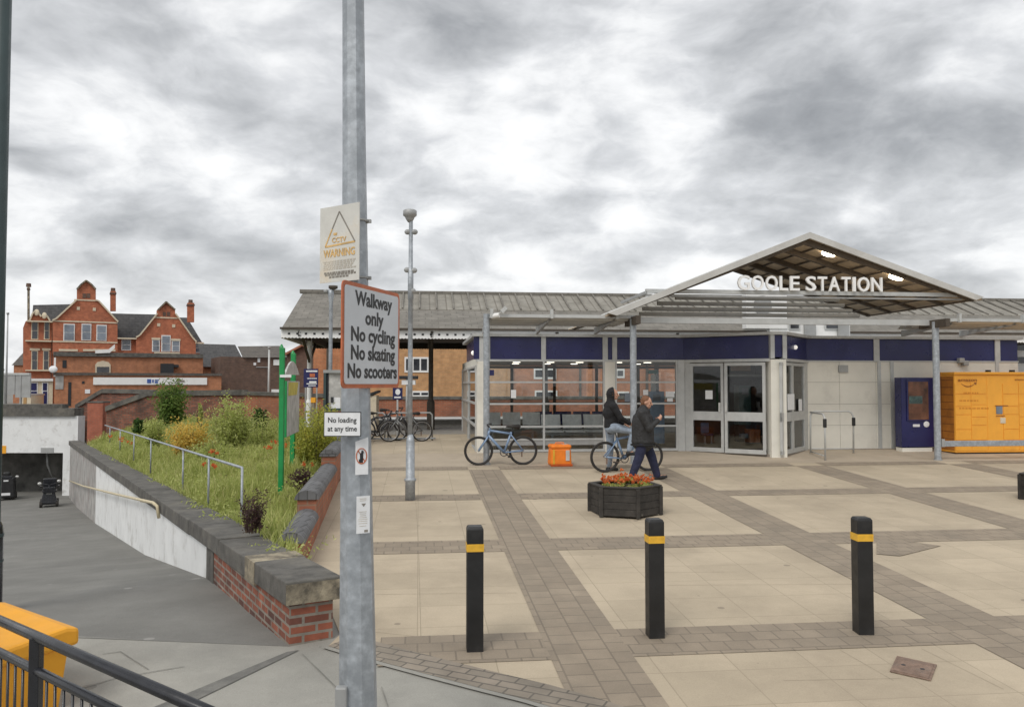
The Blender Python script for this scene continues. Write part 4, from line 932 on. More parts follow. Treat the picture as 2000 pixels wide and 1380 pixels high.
# ================================================================== SUBWAY MOBILITY SCOOTERS
def scooter(px_, label, rz, cover):
    pr = sorted(prof); Yv = 20.0
    while True:                                            # walk along the sight line to where it meets the ramp
        p = at(px_[0], px_[1], Yv); zr_ = np.interp((Vector((p.x, p.y, 0)) - W.A).dot(W.d), [a for a, b in pr], [b for a, b in pr])
        if p.z <= zr_ + .003 or Yv > 37: break
        Yv += .02
    root = thing('mobility_scooter', label, 'scooter', tuple(p), rz, 'dark scooters at the subway mouth')
    bk = M['blackm']
    locb(MB().box(-.28, .28, -.5, .45, .12, .24), 'deck', bk, root, bevel=.03)
    for x, y in ((-.27, -.42), (.27, -.42), (-.27, .38), (.27, .38)): locb(MB().tube([(x - .05, y, .13), (x + .05, y, .13)], .13, 14), 'wheel', M['rubber'], root, bevel=.01)
    locb(MB().box(-.25, .25, .0, .46, .52, .62).box(-.24, .24, .38, .50, .60, 1.05), 'seat', bk, root, bevel=.04)
    locb(MB().tube([(0, .2, .2), (0, .2, .55)], .05, 8), 'seat_post', bk, root)
    locb(MB().tube([(0, -.42, .2), (0, -.34, .85)], .045, 8).tube([(-.27, -.28, .92), (0, -.34, .86), (.27, -.28, .92)], .02, 8), 'tiller', bk, root)
    locb(MB().hexa([(-.30, -.5, .16), (.30, -.5, .16), (.26, -.36, .16), (-.26, -.36, .16), (-.2, -.44, .62), (.2, -.44, .62), (.18, -.33, .62), (-.18, -.33, .62)]), 'leg_shield', bk, root, bevel=.03)
    locb(MB().box(-.2, .2, -.6, -.42, .58, .8), 'basket', bk, root, bevel=.02)
    for sx in (-1, 1): locb(MB().box(sx * .31 - .03, sx * .31 + .03, .05, .42, .74, .79), 'armrest', bk, root, bevel=.02)
    for sx in (-1, 1): locb(MB().ell((sx * .33, -.3, 1.0 if sx > 0 else .93), (.075, .02, .055), 10, 6), 'mirror', M['silver'], root, smooth=True)
    locb(MB().box(-.1, .1, -.46, -.36, .5, .66), 'headlamp_box', M['grey2'], root, bevel=.02)
    if cover:
        locb(MB().hexa([(-.36, .1, .1), (.36, .1, .1), (.36, .55, .1), (-.36, .55, .1), (-.33, .14, .98), (.33, .14, .98), (.3, .5, .98), (-.3, .5, .98)]), 'black_cover', M['black'], root, bevel=.06)
        locb(MB().box(-.14, .14, .2, .44, .95, 1.22), 'headrest', M['black'], root, bevel=.07)
        locb(MB().box(-.17, .17, .552, .556, .22, .33), 'white_plate', M['paper'], root); locb(MB().box(-.09, .09, .522, .526, .82, .88), 'white_badge', M['paper'], root)
    return root
scooter((96, 988, 30.0), 'dark mobility scooter with pale mirrors facing up the ramp from the subway mouth', R(28), False)
scooter((14, 974, 33.5), 'bulky black covered scooter with a white plate inside the subway mouth', R(205), True)
# ================================================================== STATION BUILDING
VF = 19.85; FP = Plane(SP(0, VF), E1)
sF = lambda x: FP.sz(x, 770)[0]
zF = lambda y: FP.sz(1130, y)[1]
FLOOR = gz(*SP(4, VF)[:2]) + .01
u0, u1 = sF(932), sF(1990)
zcap0, zcap1, zb0, zb1, zhead = zF(658), zF(652.5), zF(702), zF(659), zF(706)
SB = thing('station_building', 'long low glazed station building with navy blue fascia and beige wall panels', 'building', tuple(SP((u0 + u1) / 2, VF + 2, FLOOR)), TH)
VBK = 24.1
uA, uB = sF(1336), sF(1576)               # wedge porch feet on the facade
cL, cR = SP(8.22, 18.42), SP(8.52, 18.42)
wA, wB = SP(uA, VF), SP(uB, VF)
# roof with the porch wedge
roof = [SP(u0 - .12, VF - .08), SP(uA - .1, VF - .08), Vector((cL.x, cL.y, 0)) + (-E2 - E1 * .3) * .14, Vector((cR.x, cR.y, 0)) + (-E2 + E1 * .3) * .14, SP(uB + .1, VF - .08), SP(u1 + .1, VF - .08), SP(u1 + .1, VBK + .2), SP(u0 - .12, VBK + .2)]
MB().extr([p + UP * zcap0 for p in roof], UP * (zcap1 - zcap0)).build('roof', M['grey'], SB)
MB().extr([p * 1.0 + UP * (zhead + .10) for p in roof[6:8] + roof[0:6]][:0] or [SP(u0 + .1, VF + .12, zhead + .02), SP(u1 - .1, VF + .12, zhead + .02), SP(u1 - .1, VBK - .1, zhead + .02), SP(u0 + .1, VBK - .1, zhead + .02)], UP * .03).build('ceiling', M['ceil'], SB)
MB().extr([SP(u0 + .05, VF - .02, FLOOR - .05), SP(uA, VF - .02, FLOOR - .05), cL + UP * (FLOOR - .05), cR + UP * (FLOOR - .05), SP(uB, VF - .02, FLOOR - .05), SP(u1, VF - .02, FLOOR - .05), SP(u1, VBK, FLOOR - .05), SP(u0 + .05, VBK, FLOOR - .05)], UP * .055).build('floor', M['floor_in'], SB)
for x in (1020, 1090, 1150, 1230, 1290):
    for v in (21.0, 22.6): MB().lathe([(.10, zhead + .005), (.10, zhead + .019)], SP(sF(x) + (v - 21) * .1, v), 12).build('downlight', M['downlight'], SB)
def panels(pl, S, xs, m, name, z0, z1, f, b, conv=None):
    for a, c in xs: MB().pbox(pl, a, c, z0, z1, f, b).build(name, m, S)
X = lambda *l: [(sF(a), sF(b)) for a, b in l]
panels(FP, SB, X((925, 936), (957, 1057), (1066, 1177), (1187, 1196), (1205, 1322)), M['blue'], 'blue_panel', zb0, zb1, .0, .1)
panels(FP, SB, [(sF(1322), uA + .03)], M['blue'], 'blue_panel', zb0, zb1, .002, .1)
panels(FP, SB, X((1576, 1707), (1718, 1818), (1818.6, 1944), (1954, 1989)), M['blue'], 'blue_panel', zb0, zb1, .0, .1)
for a, c in X((936, 957), (1057, 1066), (1177, 1187), (1196, 1205), (1707, 1718), (1944, 1954)):
    MB().pbox(FP, a, c, zb0 - .0, zcap0, .03, .08).build('mullion', M['grey'], SB)
MB().pbox(FP, sF(930), uA, zhead, zb0, .035, .1).build('head_rail', M['grey'], SB)
MB().pbox(FP, uB, u1, zb0 - .03, zb0, .02, .1).build('head_rail', M['grey'], SB)
# columns
MB().pbox(FP, sF(932), sF(950), FLOOR - .1, zhead, .05, .25).build('column', M['beige'], SB, bevel=.006)
MB().pbox(FP, sF(1181), sF(1201), FLOOR - .1, zhead, .03, .25).build('column', M['beige'], SB, bevel=.006)
# glazed bays
def glazing(pl, S, a, c, z0, z1, rails, verts, name='window', fr=.045, gm='glass', sill=True):
    w = MB()
    for z in rails: w.pbox(pl, a, c, z - .022, z + .022, .03, .05)
    for s in verts: w.pbox(pl, s - .024, s + .024, z0 + .05, z1, .036, .05)
    for s in (a, c - fr): w.pbox(pl, s, s + fr, z0, z1, .034, .05)
    if sill: w.pbox(pl, a, c, z0, z0 + .06, .042, .06)
    o = w.build(name, M['grey'], S)
    MB().pbox(pl, a + .01, c - .01, z0 + .03, z1, -.004, .012).build('pane', M[gm], o)
rails = [zF(746), zF(788), zF(832), zF(857)]
glazing(FP, SB, sF(950), sF(1181), FLOOR, zhead, rails, [sF(1062)])
glazing(FP, SB, sF(1201), sF(1323), FLOOR, zhead, rails[:3], [])
MB().pbox(FP, sF(950), sF(1181), FLOOR + .16, zF(857), .01, .02).build('kick_panel', M['grey2'], SB)
MB().pbox(FP, sF(1323), sF(1336), FLOOR - .05, zb0, .05, .12).build('door_post', M['grey'], SB)
MB().pbox(FP, sF(1336), uA + .05, FLOOR - .05, zb0, .03, .12).build('door_post', M['grey'], SB)
# porch wings
for A, B, side in ((Vector((wA.x, wA.y, 0)), Vector((cL.x, cL.y, 0)), 0), (Vector((cR.x, cR.y, 0)), Vector((wB.x, wB.y, 0)), 1)):
    pl_ = Plane(A, B - A); L = (B - A).length
    MB().pbox(pl_, 0.0, L - .02, zb0, zb1, .01, .08).build('blue_panel', M['blue'], SB)
    MB().pbox(pl_, 0.0, L, zhead - .02, zb0, .05, .08).build('head_rail', M['grey'], SB)
    zm, zm2 = (zF(803), zF(820)) if 1 else 0
    if side == 0:
        xs = [pl_.sz(1349, 770)[0], pl_.sz(1414, 770)[0], pl_.sz(1417, 770)[0], pl_.sz(1497, 770)[0]]
        leafs = [(xs[0], xs[1], 0.0), (xs[2], xs[3], .05)]
        MB().pbox(pl_, 0, xs[0], FLOOR - .05, zhead, .02, .1).build('door_post', M['grey'], SB)
    else:
        xs = [pl_.sz(1525, 770)[0], pl_.sz(1546, 770)[0], pl_.sz(1570, 770)[0]]; leafs = [(xs[0], xs[1], .0), (xs[1] + .01, xs[2], .0)]
        MB().pbox(pl_, xs[2], L, FLOOR - .05, zhead, .02, .1).build('door_post', M['grey'], SB)
    for a, c, f in leafs:
        d = MB(); zt = zhead - .04
        d.pbox(pl_, a, c, FLOOR, FLOOR + .10, .03 + f, .03 - f).pbox(pl_, a, c, zt - .07, zt, .03 + f, .03 - f).pbox(pl_, a, a + .07, FLOOR, zt, .032 + f, .03 - f).pbox(pl_, c - .07, c, FLOOR, zt, .032 + f, .03 - f).pbox(pl_, a, c, zm2, zm, .03 + f, .03 - f)
        d = d.build('door', M['grey'], SB)
        MB().pbox(pl_, a + .03, c - .03, FLOOR + .03, zt - .03, f, .008 - f).build('pane', M['glass'], d)
        if side == 0: MB().pbox(pl_, c - .12 if f == 0 else a + .02, c - .07 if f == 0 else a + .07, zm + .0, zm + .22, .06 + f, -.04 - f).build('handle', M['silver'], d)
cc = MB(); cv = [cL + (-E1 * .05), cR + (E1 * .05)]
MB().extr([cL - E1 * .04 - E2 * .08 + UP * (FLOOR - .1), cR + E1 * .04 - E2 * .08 + UP * (FLOOR - .1), cR + E1 * .04 + E2 * .2 + UP * (FLOOR - .1), cL - E1 * .04 + E2 * .2 + UP * (FLOOR - .1)], UP * (zhead - FLOOR + .13)).build('column', M['beige'], SB, bevel=.006)
MB().extr([p + UP * (zb0 + .03) for p in (cL + E1 * .02 - E2 * .06, cR - E1 * .02 - E2 * .06, cR + E2 * .1, cL + E2 * .1)], UP * (zb1 - zb0 - .03)).build('blue_panel', M['blue'], SB)
for c_, s_ in ((cL, -1), (cR, 1)): MB().extr([p + UP * (zb0) for p in (c_ - E1 * .05 - E2 * .1, c_ + E1 * .05 - E2 * .1, c_ + E1 * .05, c_ - E1 * .05)], UP * (zcap0 - zb0)).build('mullion', M['grey'], SB)
pR = Plane(Vector((cR.x, cR.y, 0)), wB - cR)
s_, z_ = pR.sz(1551, 678); MB().ell(pR.P(s_, z_, .03), (.055, .045, .055), 12, 8).build('round_lamp', M['lampwhite'], SB, smooth=True)
# solid beige wall to the right
rows = [FLOOR - .02, zF(833), zF(790), zF(746), zb0 - .03]
cols = [uB, sF(1640), sF(1711), sF(1741), sF(1826), sF(1880), sF(1948), u1]
for a, c in zip(cols, cols[1:]):
    for z0, z1 in zip(rows, rows[1:]): MB().pbox(FP, a + .004, c - .004, z0 + .004, z1 - .004, .0, .1).build('wall_panel', M['beige'], SB)
MB().pbox(FP, uB, u1, FLOOR - .05, zb0, -.012, .09).build('wall_backing', M['joint'], SB)
for x in (1717, 1742, 1948): MB().pbox(FP, sF(x) - .045, sF(x) + .045, FLOOR, zb0, .03, 0).build('downpipe', M['grey'], SB)
MB().px(FP, 1637, 713, 1655, 727, .04, 0).build('vent', M['grey2'], SB)
for x, y in ((1873, 704), (1881, 709)): MB().px(FP, x - 5, y - 5, x + 5, y + 5, .14, 0).build('security_camera', M['grey2'], SB, bevel=.02)
# left side wall, running back
SPl = Plane(SP(u0, VBK), -E2); Ls = VBK - VF
zz0, zz1 = FLOOR - .1, zhead
vv = lambda x: SPl.sz(x, 770)[0]
MB().pbox(SPl, 0.0, vv(903), zz0, zb0 + .05, .0, .1).build('wall_panel', mat('stone_clad', (0.42, 0.37, 0.31), 0.6, var=.15, scale=1.4), SB)
MB().pbox(SPl, vv(903), Ls - .02, zb0 - .14, zb0 + .05, .0, .1).build('wall_panel', M['beige'], SB)
for a, b in ((0, .33), (.34, .66), (.67, .99)): MB().pbox(SPl, Ls * a, Ls * b, zb0 + .05, zb1, .01, .09).build('blue_panel', M['blue'], SB)
a, c = vv(904), Ls - .25; zt = zb0 - .14
w = MB()
for z in (FLOOR + .03, rails[0], rails[1], rails[2], zt - .03): w.pbox(SPl, a, c, z - .025, z + .025, .03, .04)
for f in (0, .5, 1): w.pbox(SPl, a + (c - a) * f - .035, a + (c - a) * f + .035, zz0, zt, .034, .04)
o = w.build('window', M['grey'], SB); MB().pbox(SPl, a, c, FLOOR, zt, -.004, .01).build('pane', M['glass'], o)
MB().ell(SPl.P(Ls - .5, (zb0 + zb1) / 2 - .1, .06), (.06, .06, .06), 10, 6).build('round_lamp', M['lampwhite'], SB, smooth=True)
# rear: glazed behind the waiting room, solid and dark behind the porch so its doors look dark
BP = Plane(SP(0, VBK), E1); uW = 7.9
w = MB()
for z in (FLOOR + .05, zF(846), zF(795), zhead - .05): w.pbox(BP, u0, uW, z - .04, z + .04, .03, .03)
for u in np.linspace(u0 + .05, uW - .05, 6): w.pbox(BP, u - .04, u + .04, FLOOR, zhead, .034, .034)
o = w.build('rear_window', M['beam'], SB); MB().pbox(BP, u0, uW, FLOOR, zhead, -.004, .01).build('pane', M['glass'], o)
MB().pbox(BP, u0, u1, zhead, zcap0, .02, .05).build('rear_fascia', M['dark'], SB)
MB().pbox(BP, uW, u1, FLOOR, zhead, .0, .1).build('darkening_rear_wall', M['dark'], SB)  # solid dark wall put in so the porch doors look dark
MB().sbox(uW + 2.3, uW + 2.4, VF + .12, VBK - .1, FLOOR, zhead).build('darkening_partition', M['dark'], SB)  # added to close off the room and keep the doorway dark
# things inside
def bench(u, v, n, label, m1):
    root = thing('waiting_bench', label, 'bench', tuple(SP(u, v, FLOOR)), TH, 'benches in the waiting room')
    for k in range(n):
        x = k * .56; locb(MB().box(x, x + .5, 0, .45, .42, .46), 'seat', m1, root, bevel=.01); locb(MB().hexa([(x, .44, .5), (x + .5, .44, .5), (x + .5, .48, .5), (x, .48, .5), (x, .54, .86), (x + .5, .54, .86), (x + .5, .57, .86), (x, .57, .86)]), 'backrest', m1, root, bevel=.01)
    locb(MB().box(0, n * .56 - .06, .18, .26, .34, .42), 'beam', M['grey2'], root)
    for k in (0, n - 1): locb(MB().box(k * .56 + .2, k * .56 + .28, .05, .42, .02, .05).box(k * .56 + .21, k * .56 + .27, .2, .25, .05, .35), 'leg', M['grey2'], root)
bench(sF(1072), 20.6, 3, 'grey metal waiting bench behind the right hand pane of the long window', M['bench'])
bench(sF(962), 22.4, 3, 'grey metal waiting bench deep behind the left hand pane of the long window', M['bench'])
bench(sF(1085), 22.9, 4, 'dark blue waiting bench at the back of the waiting room', M['blue'])
T = Plane(SP(0, 20.9), E1)
root = thing('ticket_machine', 'blue ticket machine with a pale screen behind the station glass', 'ticket machine', tuple(T.pt(1283, 850)))
MB().px(T, 1270, 764, 1298, 866, 0, .4).build('cabinet', mat('mid_blue_cabinet', (.16, .24, .36), .4), root, bevel=.01); MB().px(T, 1275, 770, 1290, 782, .01, 0).build('screen', M['pglass'], root)
root = thing('information_totem', 'white totem with a teal top behind the station glass', 'sign', tuple(T.pt(1277, 850)))
T2 = Plane(SP(0, 21.6), E1); MB().px(T2, 1273, 731, 1281, 866, 0, .1).build('post', M['paper'], root); MB().px(T2, 1266, 722, 1284, 730, .05, .15).build('top', mat('teal', (.03, .2, .2), .4), root)
PN = Plane(SP(0, VF + .05), E1); PN0 = Plane(SP(0, VF - .012), E1)
for i, (x0, y0, x1, y1, lab, m1) in enumerate(((998, 761, 1008, 777, 'white paper notice on the left pane of the long window', 'paper'), (1220, 767, 1235, 784, 'bluish notice low on the pane left of the near post', 'pglass'),
        (1256, 761, 1266, 771, 'small white notice on the pane left of the blue ticket machine', 'paper'), (1300, 764, 1317, 775, 'white notice on the pane right of the blue ticket machine', 'paper'),
        (954, 722, 965, 733, 'blue notice high in the left corner of the long window', 'blue'), (1303, 777, 1314, 784, 'smallest white notice under another on the pane by the doors', 'paper'))):
    q = thing('window_notice', lab, 'notice', tuple(PN0.pt((x0 + x1) / 2, y1)), 0, 'notices stuck to the station glass'); MB().px(PN0, x0, y0, x1, y1, .003, 0).build('sheet', M[m1], q)
dp = Plane(Vector((wA.x, wA.y, 0)), cL - wA)
q = thing('window_notice', 'pink and white notice on the left door leaf of the porch', 'notice', tuple(dp.pt(1385, 780))); MB().px(dp, 1378, 762, 1392, 779, .012, -.008).build('sheet', M['paper'], q)
q = thing('window_notice', 'larger pale notice on the narrow porch door right of the corner column', 'notice', tuple(pR.pt(1542, 798))); MB().px(pR, 1535, 769, 1548, 800, .045, -.035).build('sheet', M['paper'], q)
q = thing('window_notice', 'slim pale notice at the right of the narrow porch door', 'notice', tuple(pR.pt(1560, 800))); MB().px(pR, 1557, 779, 1563, 802, .045, -.035).build('sheet', M['paper'], q)
IP = Plane(SP(0, 21.4), E1)
q = thing('display_stand', 'orange display bin low inside the porch behind the right door leaf', 'stand', tuple(IP.pt(1472, 868))); MB().px(IP, 1464, 838, 1486, 864, 0, .4).build('bin', mat('dull_orange', (.42, .13, .03), .6), q, bevel=.02); MB().px(IP, 1448, 846, 1462, 856, 0, .2).build('pale_bag', M['pglass'], q, bevel=.03); MB().px(IP, 1466, 864, 1484, 874, .0, .35).build('base', M['grey2'], q)
q = thing('poster_rail', 'brown poster and pale rail high inside the porch behind the right door leaf', 'poster', tuple(IP.pt(1455, 735))); MB().px(IP, 1428, 711, 1466, 724, 0, .03).build('poster', mat('brown_poster', (.34, .2, .09), .6), q); MB().px(IP, 1420, 731, 1500, 735, 0, .04).build('rail', M['grey2'], q)
q = thing('cash_machine', 'teal fronted machine inside the porch behind the right door leaf', 'machine', tuple(IP.pt(1466, 866))); MB().px(IP, 1452, 752, 1476, 830, -.3, .7).build('cabinet', mat('teal_cabinet', (.05, .11, .11), .4), q, bevel=.02); MB().px(IP, 1457, 758, 1470, 770, -.29, .31).build('screen', M['pglass'], q); MB().px(IP, 1453, 830, 1475, 868, -.33, .68).build('plinth', M['dark'], q)
q = thing('blue_chair', 'blue chair inside the porch behind the left door leaf', 'chair', tuple(IP.pt(1382, 868))); MB().px(IP, 1374, 826, 1390, 846, -.2, .24).build('backrest', mat('chair_blue', (.08, .15, .28), .6), q, bevel=.02); MB().px(IP, 1374, 846, 1391, 850, .1, .24).build('seat', M['blue'], q, bevel=.01); MB().px(IP, 1375, 850, 1377, 870, .05, .02).px(IP, 1388, 850, 1390, 870, .05, .02).build('legs', M['grey2'], q)

# ================================================================== ENTRANCE CANOPY
VG = 17.3; GP = Plane(SP(0, VG), E1); DV = 4.7
po = [gnd(1238, 905), gnd(1832, 898)]
EC = thing('entrance_canopy', 'pitched entrance canopy with pale fascia carrying white GOOLE STATION letters', 'canopy', tuple(SP(8, 18, gz(*SP(8, 18)[:2]))), TH)
apx, lt, rt = GP.sz(1582, 453), GP.sz(1187, 611), GP.sz(1922, 580)
kx = DV
for tip in (lt, rt):
    d = Vector((tip[0] - apx[0], 0, tip[1] - apx[1])); L = d.length; d.normalize(); th = .14
    a_, t_ = apx, tip
    # roof sheet
    q = [GP.P(*a_), GP.P(*t_), GP.P(t_[0], t_[1] - .03), GP.P(a_[0], a_[1] - .05)]
    MB().extr([p + E2 * .06 for p in q], E2 * (DV - .06)).build('roof_sheet', M['fascia'], EC)
    MB().extr([GP.P(a_[0], a_[1] + .0), GP.P(t_[0], t_[1] + .0), GP.P(t_[0] - (t_[0] - a_[0]) * .045, t_[1] + (a_[1] - t_[1]) * .045 - th * .96), GP.P(a_[0], a_[1] - th)], E2 * .055).build('fascia', M['fascia'], EC)
    MB().extr([p + E2 * .07 for p in (GP.P(a_[0], a_[1] - .075), GP.P(t_[0], t_[1] - .035), GP.P(t_[0], t_[1] - .055), GP.P(a_[0], a_[1] - .10))], E2 * (DV - .1)).build('soffit', M['soffit'], EC)
    for v in (.2, 1.25, 2.4, 3.5, 4.55):
        MB().extr([p + E2 * v for p in (GP.P(a_[0], a_[1] - .09), GP.P(t_[0] * .985 + a_[0] * .015, t_[1] - .04), GP.P(t_[0] * .97 + a_[0] * .03, t_[1] - .08), GP.P(a_[0], a_[1] - .24))], E2 * .10).build('rafter', M['rafter'], EC)
    for f in np.arange(.1, .96, .095):
        s = a_[0] + (t_[0] - a_[0]) * f; z = a_[1] + (t_[1] - a_[1]) * f - .10
        MB().extr([GP.P(s - .02, z) + E2 * .12, GP.P(s + .02, z) + E2 * .12, GP.P(s + .02, z - .035) + E2 * .12, GP.P(s - .02, z - .035) + E2 * .12], E2 * (DV - .2)).build('purlin', M['rafter'], EC)
for px_, py_ in ((1618, 495), (1750, 541)):      # lamps under the right slope
    sl = (rt[1] - apx[1]) / (rt[0] - apx[0]); r_ = Vector(ray(px_, py_)); o0 = Vector((0, 0, EYE))
    # plane: (z - apx_z + .12) = sl * (u - apx_u)
    k = (EYE - apx[1] + .13 - sl * (-apx[0])) / (sl * (r_.dot(E1)) - r_.z); p = o0 + r_ * k
    nrm = (UP - E1 * sl).normalized()
    MB().lathe([(.155, -.03), (.155, .03)], p, 16, nrm).build('lamp', M['lampglow'], EC)
for b in po:
    MB().lathe([(.073, -.1), (.073, 3.05 + .12)], Vector((b.x, b.y, b.z)), 14).build('post', M['galv'], EC, smooth=False)
    MB().lathe([(.10, .0), (.10, .02)], b, 14).build('base_plate', M['grey2'], EC)
    MB().ob(b + UP * 3.12 + E2 * .05, E1 * .05, E2 * .5, UP * .09).build('post_head', M['beam'], EC)
GR = Plane(SP(0, VG + .22), E1)
MB().px(GR, 1262, 568, 1893, 575.5, 0, .09).build('letter_rail', M['grey'], EC)
MB().px(GR, 1262, 579, 1880, 582, -.02, .07).build('letter_rail', M['grey2'], EC)
PB2 = Plane(SP(0, 17.75), E1)
MB().px(PB2, 1240, 622, 1826, 633, 0, .12).build('cross_beam', M['grey'], EC)
LV = Plane(SP(0, 18.9), E1)
for y0, y1, x0, x1 in ((580, 584, 1320, 1640), (590.5, 595, 1285, 1650), (601, 606, 1256, 1665), (611.5, 616, 1250, 1680)):
    MB().px(LV, x0, y0, x1, y1, 0, .08).build('louvre_rail', M['grey2'], EC); MB().px(LV, x0, y1, x1, y1 + 2.5, -.03, .08).build('louvre_under_rail', M['grey2'], EC)  # narrow second rail set back under each louvre rail, same grey
for x in (1262, 1885): MB().bar(GR.pt(x, 571), GR.pt(x, 571) + E2 * 2.2, .05, .06).build('side_rail', M['grey2'], EC)
# letters, each standing on the rail
word = 'GOOLE STATION'; wid = {'G': .80, 'O': .80, 'L': .60, 'E': .66, ' ': .26, 'S': .70, 'T': .64, 'A': .74, 'I': .31, 'N': .76}
tot = sum(wid[c] for c in word); s0, s1 = GR.sz(1436, 555)[0], GR.sz(1721, 555)[0]; zb_, zt_ = GR.sz(1580, 568)[1], GR.sz(1580, 540.5)[1]; xx = s0
for ch in word:
    ww = wid[ch] / tot * (s1 - s0)
    if ch != ' ':
        MB().text(ch, GR.P(xx + ww / 2, zb_, 0.05), E1, UP, (zt_ - zb_) / .70, width=ww - .045 if ch != 'I' else .07, align='CENTER', ext=.05, bold=.014).build('letter', M['letter'], EC, recalc=False)
    xx += ww
# ================================================================== SUN LOUVRES BESIDE THE CANOPY
def louvre(name, label, xa, xb, posts, arms):
    root = thing(name, label, 'sun louvre', tuple(SP(FP.sz((xa + xb) / 2, 640)[0], 18.6, gz(*SP(2, 18)[:2]))), TH, 'sun louvres along the station front')
    Q = Plane(SP(0, 17.9), E1); a, b = Q.sz(xa, 620)[0], Q.sz(xb, 620)[0]; z = Q.sz(1080, 621)[1]
    for k, v in enumerate(np.linspace(17.7, 19.5, 7)):
        MB().extr([SP(a, v, z + .03), SP(a, v + .16, z - .04), SP(a, v + .16, z - .06), SP(a, v, z + .01)], E1 * (b - a)).build('blade', M['grey'] if k % 2 == 0 else M['grey2'], root)
    MB().sbox(a, b, 17.55, 17.63, z - .02, z + .05).build('edge_beam', M['grey'], root)
    for x in arms:
        u = Q.sz(x, 620)[0]; MB().extr([SP(u, 17.6, z - .06), SP(u, 19.8, z - .08), SP(u, 19.8, z - .24), SP(u, 18.8, z - .15)], E1 * .06).build('arm', M['grey2'], root)
        MB().sbox(u, u + .06, 17.5, 17.6, z - .04, z + .16).build('arm_end', M['grey'], root)
    for px_ in posts:
        p = gnd(*px_); MB().lathe([(.068, -.1), (.068, z + .06 - p.z)], p, 14).build('post', M['galv'], root)
        MB().lathe([(.10, .0), (.10, .02)], p, 14).build('base_plate', M['grey2'], root)
    return root, z
r_, zl = louvre('sun_louvre', 'grey horizontal sun louvres over the long window, left of the entrance canopy', 955, 1236, [(950, 907)], (955, 1070, 1195))
louvre('sun_louvre', 'grey horizontal sun louvres over the orange locker, right of the entrance canopy', 1838, 2180, [], (1852, 1975))
p = gnd(950, 907); c = Vector((p.x + .16, p.y - .1, zl + .0))
root = thing('security_camera', 'white camera on a bracket at the top of the post by the long window', 'camera', tuple(c))
MB().tube([c + Vector((-.1, .06, -.02)), c], .02, 8).build('bracket', M['grey2'], root); MB().tube([c + Vector((-.06, 0, .0)), c + Vector((.12, -.06, .02))], .055, 10).build('housing', M['white'], root, smooth=False)
MB().ob(c + Vector((.22, -.07, .14)), (.05, 0, .05), (0, .03, 0), (-.03, 0, .03)).bar(c + Vector((.0, 0, -.02)), c + Vector((.2, -.06, .12)), .02, .02).build('floodlight', M['grey'], root)

# ================================================================== PLATFORMS AND THEIR CANOPY
ZP = gz(*SP(0, V_PLAT)[:2])
struct('platform', MB().sbox(-2.0, 45, V_PLAT, 28.3, ZP - 1.2, ZP + .004), M['platform'])
struct('track_bed', MB().poly([SP(-3, 28.3, ZP - 1.1), SP(60, 28.3, ZP - 1.1), SP(60, 34.6, ZP - 1.1), SP(-3, 34.6, ZP - 1.1)]), M['ballast'])
OPZ = at(850, 819, 34.5).z
pf = MB().sbox(-8, 45, 34.6, 40, OPZ - 1.2, OPZ - .0); struct('far_platform', pf, M['platform'])
struct('platform_edge', MB().sbox(-8, 45, 34.45, 35.1, OPZ + .004, OPZ + .06), M['white'])
for k in (0, 1): struct('rail', MB().sbox(-3, 45, 29.5 + k * 1.435, 29.57 + k * 1.435, ZP - 1.1, ZP - .95), M['rust'])
VE, VR, VRB = 24.7, 28.4, 32.0
CP = Plane(SP(0, VE), E1); ze, = (CP.sz(700, 640)[1],); RP = Plane(SP(0, VR), E1); zr = RP.sz(800, 574)[1]
ul, ur = CP.sz(551, 645)[0], CP.sz(2250, 645)[0]; urid = RP.sz(592, 573)[0]
PC = thing('platform_canopy', 'long grey pitched platform canopy roof with white sawtooth valance behind the station', 'canopy', tuple(SP(2, 26, ZP)), TH)
ztop = lambda f: ze + (zr - ze) * f; vtop = lambda f: VE + (VR - VE) * f; utop = lambda f: ul + (urid - ul) * f
fm = .50; um = CP.sz(1, 1)[0] if 0 else SP and FP.sz(770, 590)[0] * 1.3
um = Plane(SP(0, vtop(.7)), E1).sz(775, 595)[0]
def slope_part(m, pts, name='roof_slope'): MB().extr(pts, Vector((0, 0, -.06))).build(name, m, PC)
slope_part(M['roofslate'], [SP(ul, VE, ze), SP(ur, VE, ze), SP(ur, vtop(fm), ztop(fm)), SP(utop(fm), vtop(fm), ztop(fm))])
slope_part(M['roofslate'], [SP(utop(fm), vtop(fm), ztop(fm)), SP(um, vtop(fm), ztop(fm)), SP(um, VR, zr), SP(urid, VR, zr)])
slope_part(M['roofsheet'], [SP(um + .01, vtop(fm), ztop(fm) + .03), SP(ur, vtop(fm), ztop(fm) + .03), SP(ur, VR, zr + .03), SP(um + .01, VR, zr + .03)])
slope_part(M['roofslate'], [SP(ul, VE, ze), SP(urid, VR, zr), SP(ul, VRB, ze)], 'hip_end')
slope_part(M['roofslate'], [SP(urid, VR, zr), SP(ur, VR, zr), SP(ur, VRB, ze), SP(ul, VRB, ze)])
MB().sbox(urid - .1, ur, VR - .12, VR + .12, zr - .02, zr + .10).build('ridge_cap', M['roofslate'], PC)
for k in range(46):
    u = um + .2 + k * .55
    MB().bar(SP(u, vtop(fm), ztop(fm) + .05), SP(u, VR - .1, zr + .05), .05, .05).build('glazing_bar', M['roofslate'], PC)
MB().sbox(ul - .05, ur, VE - .12, VE + .02, ze - .06, ze + .0).build('gutter', M['beam'], PC)
